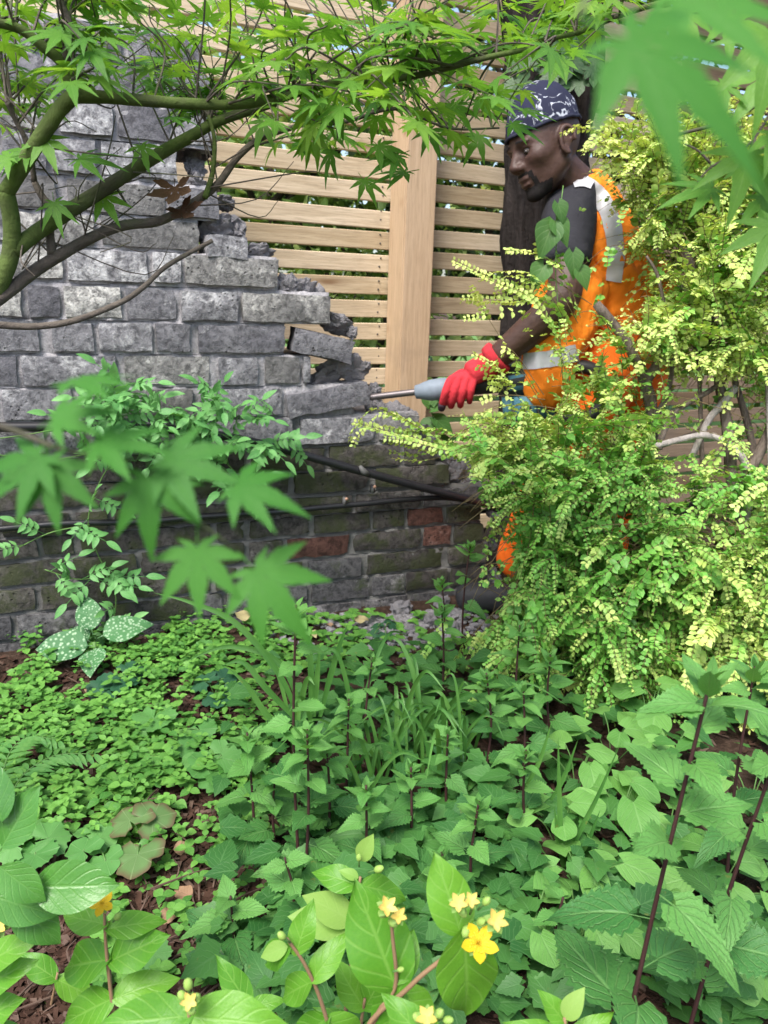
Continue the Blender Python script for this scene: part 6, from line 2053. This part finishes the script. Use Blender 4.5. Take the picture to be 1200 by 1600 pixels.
# ---- glossy evergreen in the near left corner
L_GLOSS = leaf_mat('glossy_evergreen_leaf', (0.040, 0.155, 0.024), (0.080, 0.235, 0.038), (0.14, 0.31, 0.08), nv=6, k=.7, trans=.2, vs=.35, rough=.32, spec=.45, bmp=.35)
GLO = [shape_mesh('glossy_leaf', blade(ovate(.30, .42), 14, 3, serr=.04, nser=13, fold=.16, droop=.12 + .1 * k, wave=.02, stalk=.06, seed=k), L_GLOSS) for k in range(3)]
t = thing('glossy_evergreen', 'dark glossy evergreen with leathery leaves in the near corner under the ground cover', 'shrub', at(-40, 1660, .62))
t.location.z = 0
b_ = Vector((t.location.x, t.location.y, 0))
mb = MB()
tube(mb, catmull([b_, at(-10, 1480, .60), at(10, 1395, .58), at(60, 1380, .58)], 6), .0035, 6)
tube(mb, catmull([at(-10, 1480, .60), at(-20, 1350, .58), at(5, 1290, .58)], 5), .003, 6)
link('stem', mb.mesh('stem', M_STEMTAN), t)
for (px, py, Y, s, dx, dy, tl) in ((42, 1385, .57, .075, 1, 0.0, .75), (0, 1330, .57, .06, .5, -.9, .7), (-20, 1395, .57, .06, .9, .35, .7), (20, 1400, .58, .06, .7, .8, .55), (5, 1290, .57, .055, -.3, -1, .6), (-5, 1350, .56, .05, .6, .5, .6),):
    link('leaf', rp.choice(GLO), t, frame(at(px, py, Y), CR * dx - CU * dy, -CF * tl + Vector((0, 0, 1 - tl)), s))
# ---- hypericums: smooth oval leaves in pairs, yellow flowers and buds
L_HYP = leaf_mat('hypericum_leaf', (0.075, 0.25, 0.020), (0.155, 0.37, 0.035), (0.25, 0.46, 0.10), nv=5, k=.6, trans=.36, vs=.38, rough=.38, bmp=.3)
L_HYPPALE = leaf_mat('young_hypericum_leaf', (0.19, 0.37, 0.065), (0.27, 0.43, 0.10), (0.3, 0.46, 0.14), nv=5, k=.6, trans=.36, vs=.2, rough=.5, bmp=.15)
HYP = [shape_mesh('hypericum_leaf', blade(ovate(.29 - .02 * k, .40, 1.0), 16, 3, notch=.05, fold=.10 + .04 * k, droop=.14 + .14 * k, wave=.04, seed=k), L_HYP) for k in range(3)]
HYPP = [shape_mesh('young_hypericum_leaf', blade(ovate(.28, .42, 1.0), 12, 2, fold=.25, droop=.1 + .2 * k, seed=k), L_HYPPALE) for k in range(2)]
M_PETAL = leaf_mat('yellow_petal', (0.80, 0.52, 0.015), (0.90, 0.66, 0.04), (0.9, 0.7, 0.1), nv=0, trans=.3, vs=.0, rough=.5)
M_PETALOLD = leaf_mat('fading_petal', (0.58, 0.44, 0.10), (0.70, 0.58, 0.18), (0.7, 0.5, 0.2), nv=0, trans=.0, vs=.0, rough=.6)
M_STAMEN = plain('yellow_stamen', (0.85, 0.60, 0.05), 0.6)
M_BUD = plain('green_sepal', (0.24, 0.38, 0.08), 0.5)
PETAL = shape_mesh('petal', blade(ovate(.28, .6), 6, 2, fold=.15, droop=-.25), M_PETAL)
PETALO = shape_mesh('petal', blade(ovate(.22, .55), 6, 2, fold=.6, droop=-.35), M_PETALOLD)
SEPAL = shape_mesh('sepal', blade(ovate(.34, .5), 5, 1, fold=.3, droop=.1), L_HYPPALE)
mb = MB()
for k in range(22):
    a = k * 2.4; e = rp.uniform(.5, 1.3)
    d = Vector((math.cos(a), math.sin(a), e)).normalized()
    tube(mb, [Vector((0, 0, 0)), d * .3, d * .5], (.012, .010), 3)
    tube(mb, [d * .49, d * .56], [.03, .03], 4)
STAM = mb.mesh('stamens', M_STAMEN)
BUDM = lump_mesh(3, M_BUD, (.75, .75, 1.1), .05, 2)
def flower(t, p, nrm, s, old=False, name='flower'):
    mbx = MB(); tube(mbx, [p - nrm * s * .9, p], .0011, 5)
    st = link(name, mbx.mesh('flower_stalk', M_STEMGREEN), t)
    def sub(nm, me, M):
        o = bpy.data.objects.new(nm, me); COL.objects.link(o); o.parent = st
        o.matrix_basis = (t.matrix_basis @ st.matrix_basis).inverted() @ M
    ax1 = nrm.orthogonal().normalized(); ax2 = nrm.cross(ax1)
    for k in range(5):
        a = k * 2 * math.pi / 5
        d = ax1 * math.cos(a) + ax2 * math.sin(a)
        sub('petal', PETALO if old else PETAL, frame(p, d + nrm * (.5 if old else .25), nrm * (1 if not old else .3) - d * (.9 if old else 0), s * (.85 if old else 1.0)))
        a += .6; d = ax1 * math.cos(a) + ax2 * math.sin(a)
        sub('sepal', SEPAL, frame(p - nrm * s * .10, d + nrm * .0, nrm, s * .66))
    if not old:
        sub('stamens', STAM, frame(p, ax1, nrm, s))
def bud(t, p, d, s):
    mbx = MB(); tube(mbx, [p - d * s * 2.6, p], .0010, 5)
    st = link('bud', mbx.mesh('bud_stalk', M_STEMGREEN), t)
    o = bpy.data.objects.new('calyx', BUDM); COL.objects.link(o); o.parent = st
    z = d.normalized(); x = z.orthogonal().normalized(); y = z.cross(x)
    M = Matrix((x, y, z)).transposed().to_4x4(); M.translation = p
    o.matrix_basis = (t.matrix_basis @ st.matrix_basis).inverted() @ M @ Matrix.Scale(s, 4)
def hyper(label, Y, stem, leaves, flowers=(), buds=(), pale=(), mat=M_STEMTAN):
    """stem: photo points from foot to tip (the foot may lie below the picture); leaves: (px, py of the leaf's foot, px, py of its tip, dY of the tip, roll)"""
    P = [at(x, y, Y + o) for x, y, o in stem]
    b = Vector((P[0].x, P[0].y, 0))
    t = thing('hypericum', label, 'plant', b, 'yellow-flowered hypericums')
    pts = ([b] if P[0].z > .02 else []) + P
    mb = MB(); tube(mb, catmull(pts, 6), (.0026, .0014), 6)
    link('stem', mb.mesh('stem', mat), t)
    for lst, ms in ((leaves, HYP), (pale, HYPP)):
        for (x0, y0, x1, y1, dy, tl) in lst:
            p0, p1 = at(x0, y0, Y), at(x1, y1, Y + dy)
            L = (p1 - p0).length
            link('leaf', rp.choice(ms), t, frame(p0, p1 - p0, -CF * tl + Vector((0, 0, 1 - tl * .6)) + CR * rp.uniform(-.15, .15), L))
    for (x, y, s, old) in flowers:
        flower(t, at(x, y, Y - .012), (-CF * .75 + Vector((rp.uniform(-.2, .2), 0, .75))).normalized(), s, old)
    for (x, y, s, dx, dy) in buds:
        bud(t, at(x, y, Y - .008), CR * dx - CU * dy - CF * .3, s)
    return t
hyper('hypericum sprig with a single small yellow flower beside the glossy evergreen', .62, [(185, 1640, 0), (172, 1540, 0), (165, 1470, 0), (163, 1418, 0)],
      [(166, 1445, 90, 1425, .01, .6), (168, 1452, 254, 1432, .01, .6), (170, 1500, 75, 1510, .02, .65), (172, 1502, 258, 1460, .0, .6), (176, 1560, 90, 1600, .0, .6), (178, 1560, 272, 1524, .01, .6), (180, 1600, 110, 1660, .0, .6), (180, 1605, 262, 1600, .0, .6)],
      [(160, 1412, .014, False)], [(184, 1432, .0045, .5, -.6), (172, 1408, .003, .2, -1)])
hyper('nearest hypericum with two very broad leaves and buds at the bottom of the picture', .44, [(300, 1760, 0), (297, 1640, 0), (295, 1575, 0)],
      [(296, 1588, 155, 1600, -.015, .75), (298, 1588, 440, 1606, -.015, .75), (298, 1640, 190, 1700, 0, .6), (298, 1640, 420, 1690, 0, .6)], [(297, 1566, .010, True)],
      [(285, 1556, .0042, -.5, -.8), (306, 1560, .0042, .5, -.7), (294, 1538, .0045, 0, -1), (300, 1580, .0038, .3, -.2)])
hyper('slim hypericum sprig with pale buds leaning left of the tall budded one', .56, [(530, 1680, 0), (505, 1575, 0), (478, 1510, 0), (448, 1466, 0)],
      [(462, 1490, 485, 1415, .01, .65), (452, 1480, 390, 1512, .01, .65), (488, 1532, 535, 1462, .01, .65), (488, 1534, 424, 1562, .01, .65), (512, 1590, 440, 1640, .0, .6), (512, 1592, 580, 1650, .0, .6)],
      [], [(440, 1462, .0045, -.6, -.7)], [(450, 1478, 405, 1496, 0, .6)])
hyper('hypericum tip with pale green buds standing above the others', .66, [(540, 1580, 0), (552, 1480, 0), (558, 1420, 0), (563, 1370, 0)],
      [(562, 1385, 488, 1355, .01, .55), (564, 1384, 648, 1398, .01, .55), (556, 1430, 640, 1408, .02, .55)],
      [], [(592, 1358, .0052, .8, -.4), (561, 1340, .004, 0, -1)], [(562, 1345, 582, 1305, 0, .5), (560, 1372, 532, 1358, 0, .5), (553, 1440, 475, 1398, 0, .55), (553, 1440, 545, 1425, .0, .5), (550, 1446, 450, 1430, 0, .6)])
hyper('hypericum with one tall upright leaf and a fading flower in the near middle', .52, [(545, 1690, 0), (590, 1585, 0), (618, 1540, 0), (614, 1470, 0), (610, 1430, 0)],
      [(620, 1548, 556, 1384, .02, .85), (622, 1535, 648, 1450, .03, .8), (622, 1545, 596, 1650, -.01, .7), (624, 1545, 690, 1610, -.01, .65)], [(604, 1418, .013, True), (622, 1432, .011, True)],
      [(598, 1428, .0042, -.6, -.4), (614, 1442, .0045, .3, 0), (626, 1515, .003, .8, -.4)])
hyper('hypericum with two huge paired leaves and an open yellow flower', .50, [(560, 1640, .02), (640, 1542, .01), (700, 1490, .01), (722, 1452, .01), (728, 1450, 0)],
      [(720, 1460, 682, 1335, .02, .9), (724, 1452, 742, 1640, -.02, .9)], [(748, 1474, .0165, False), (774, 1440, .014, True), (716, 1412, .012, True), (736, 1408, .010, True)],
      [(728, 1455, .0045, -.2, .3), (740, 1412, .0048, .2, -.8), (760, 1408, .004, .6, -.8), (722, 1424, .0045, .3, .3), (752, 1440, .0045, .2, -.2)])
hyper('hypericum whose flower cluster just enters the bottom edge of the picture', .46, [(700, 1800, 0), (690, 1690, 0), (672, 1600, 0)],
      [(678, 1640, 605, 1560, .01, .7), (680, 1640, 740, 1700, 0, .6)], [(668, 1590, .013, True)], [(652, 1590, .0046, -.5, -.6), (686, 1584, .0046, .5, -.7), (700, 1594, .004, .7, -.2)])
hyper('hypericum shoot without flowers right of the flower cluster in the near edge', .52, [(900, 1760, 0), (890, 1660, 0), (882, 1590, 0)],
      [(888, 1640, 806, 1600, 0, .6), (888, 1640, 950, 1590, 0, .6), (884, 1600, 852, 1555, 0, .6)], [], [], [(882, 1592, 908, 1550, 0, .5)])
hyper('hypericum entering at the left side with a small orange yellow flower', .58, [(-60, 1700, 0), (-40, 1560, 0), (-22, 1470, 0)],
      [(-30, 1510, 40, 1465, 0, .6), (-36, 1550, 36, 1500, 0, .6), (-45, 1600, 30, 1560, 0, .6), (-40, 1620, 60, 1640, 0, .6)], [(0, 1450, .013, True)], [(-12, 1440, .0045, .2, -.8)])
hyper('dark shaded hypericum shoot low between the sprig and the bare bark', .72, [(70, 1680, 0), (75, 1600, 0), (90, 1520, 0)],
      [(88, 1530, 30, 1490, 0, .5), (88, 1530, 150, 1560, 0, .5), (80, 1580, 20, 1600, 0, .5), (80, 1590, 140, 1640, 0, .5)])
hyper('leafy hypericum shoot filling the gap under the slim budded sprig', .60, [(420, 1720, 0), (400, 1620, 0), (385, 1560, 0)],
      [(388, 1570, 348, 1508, 0, .6), (390, 1575, 440, 1560, 0, .6), (398, 1620, 350, 1660, 0, .6), (400, 1620, 470, 1640, 0, .6)])
hyper('leafy hypericum shoot behind the tall upright leaf', .62, [(540, 1700, 0), (560, 1620, 0), (570, 1560, 0)],
      [(568, 1575, 530, 1510, 0, .6), (570, 1575, 600, 1520, 0, .6), (562, 1620, 500, 1580, 0, .6), (562, 1620, 640, 1600, 0, .6)])
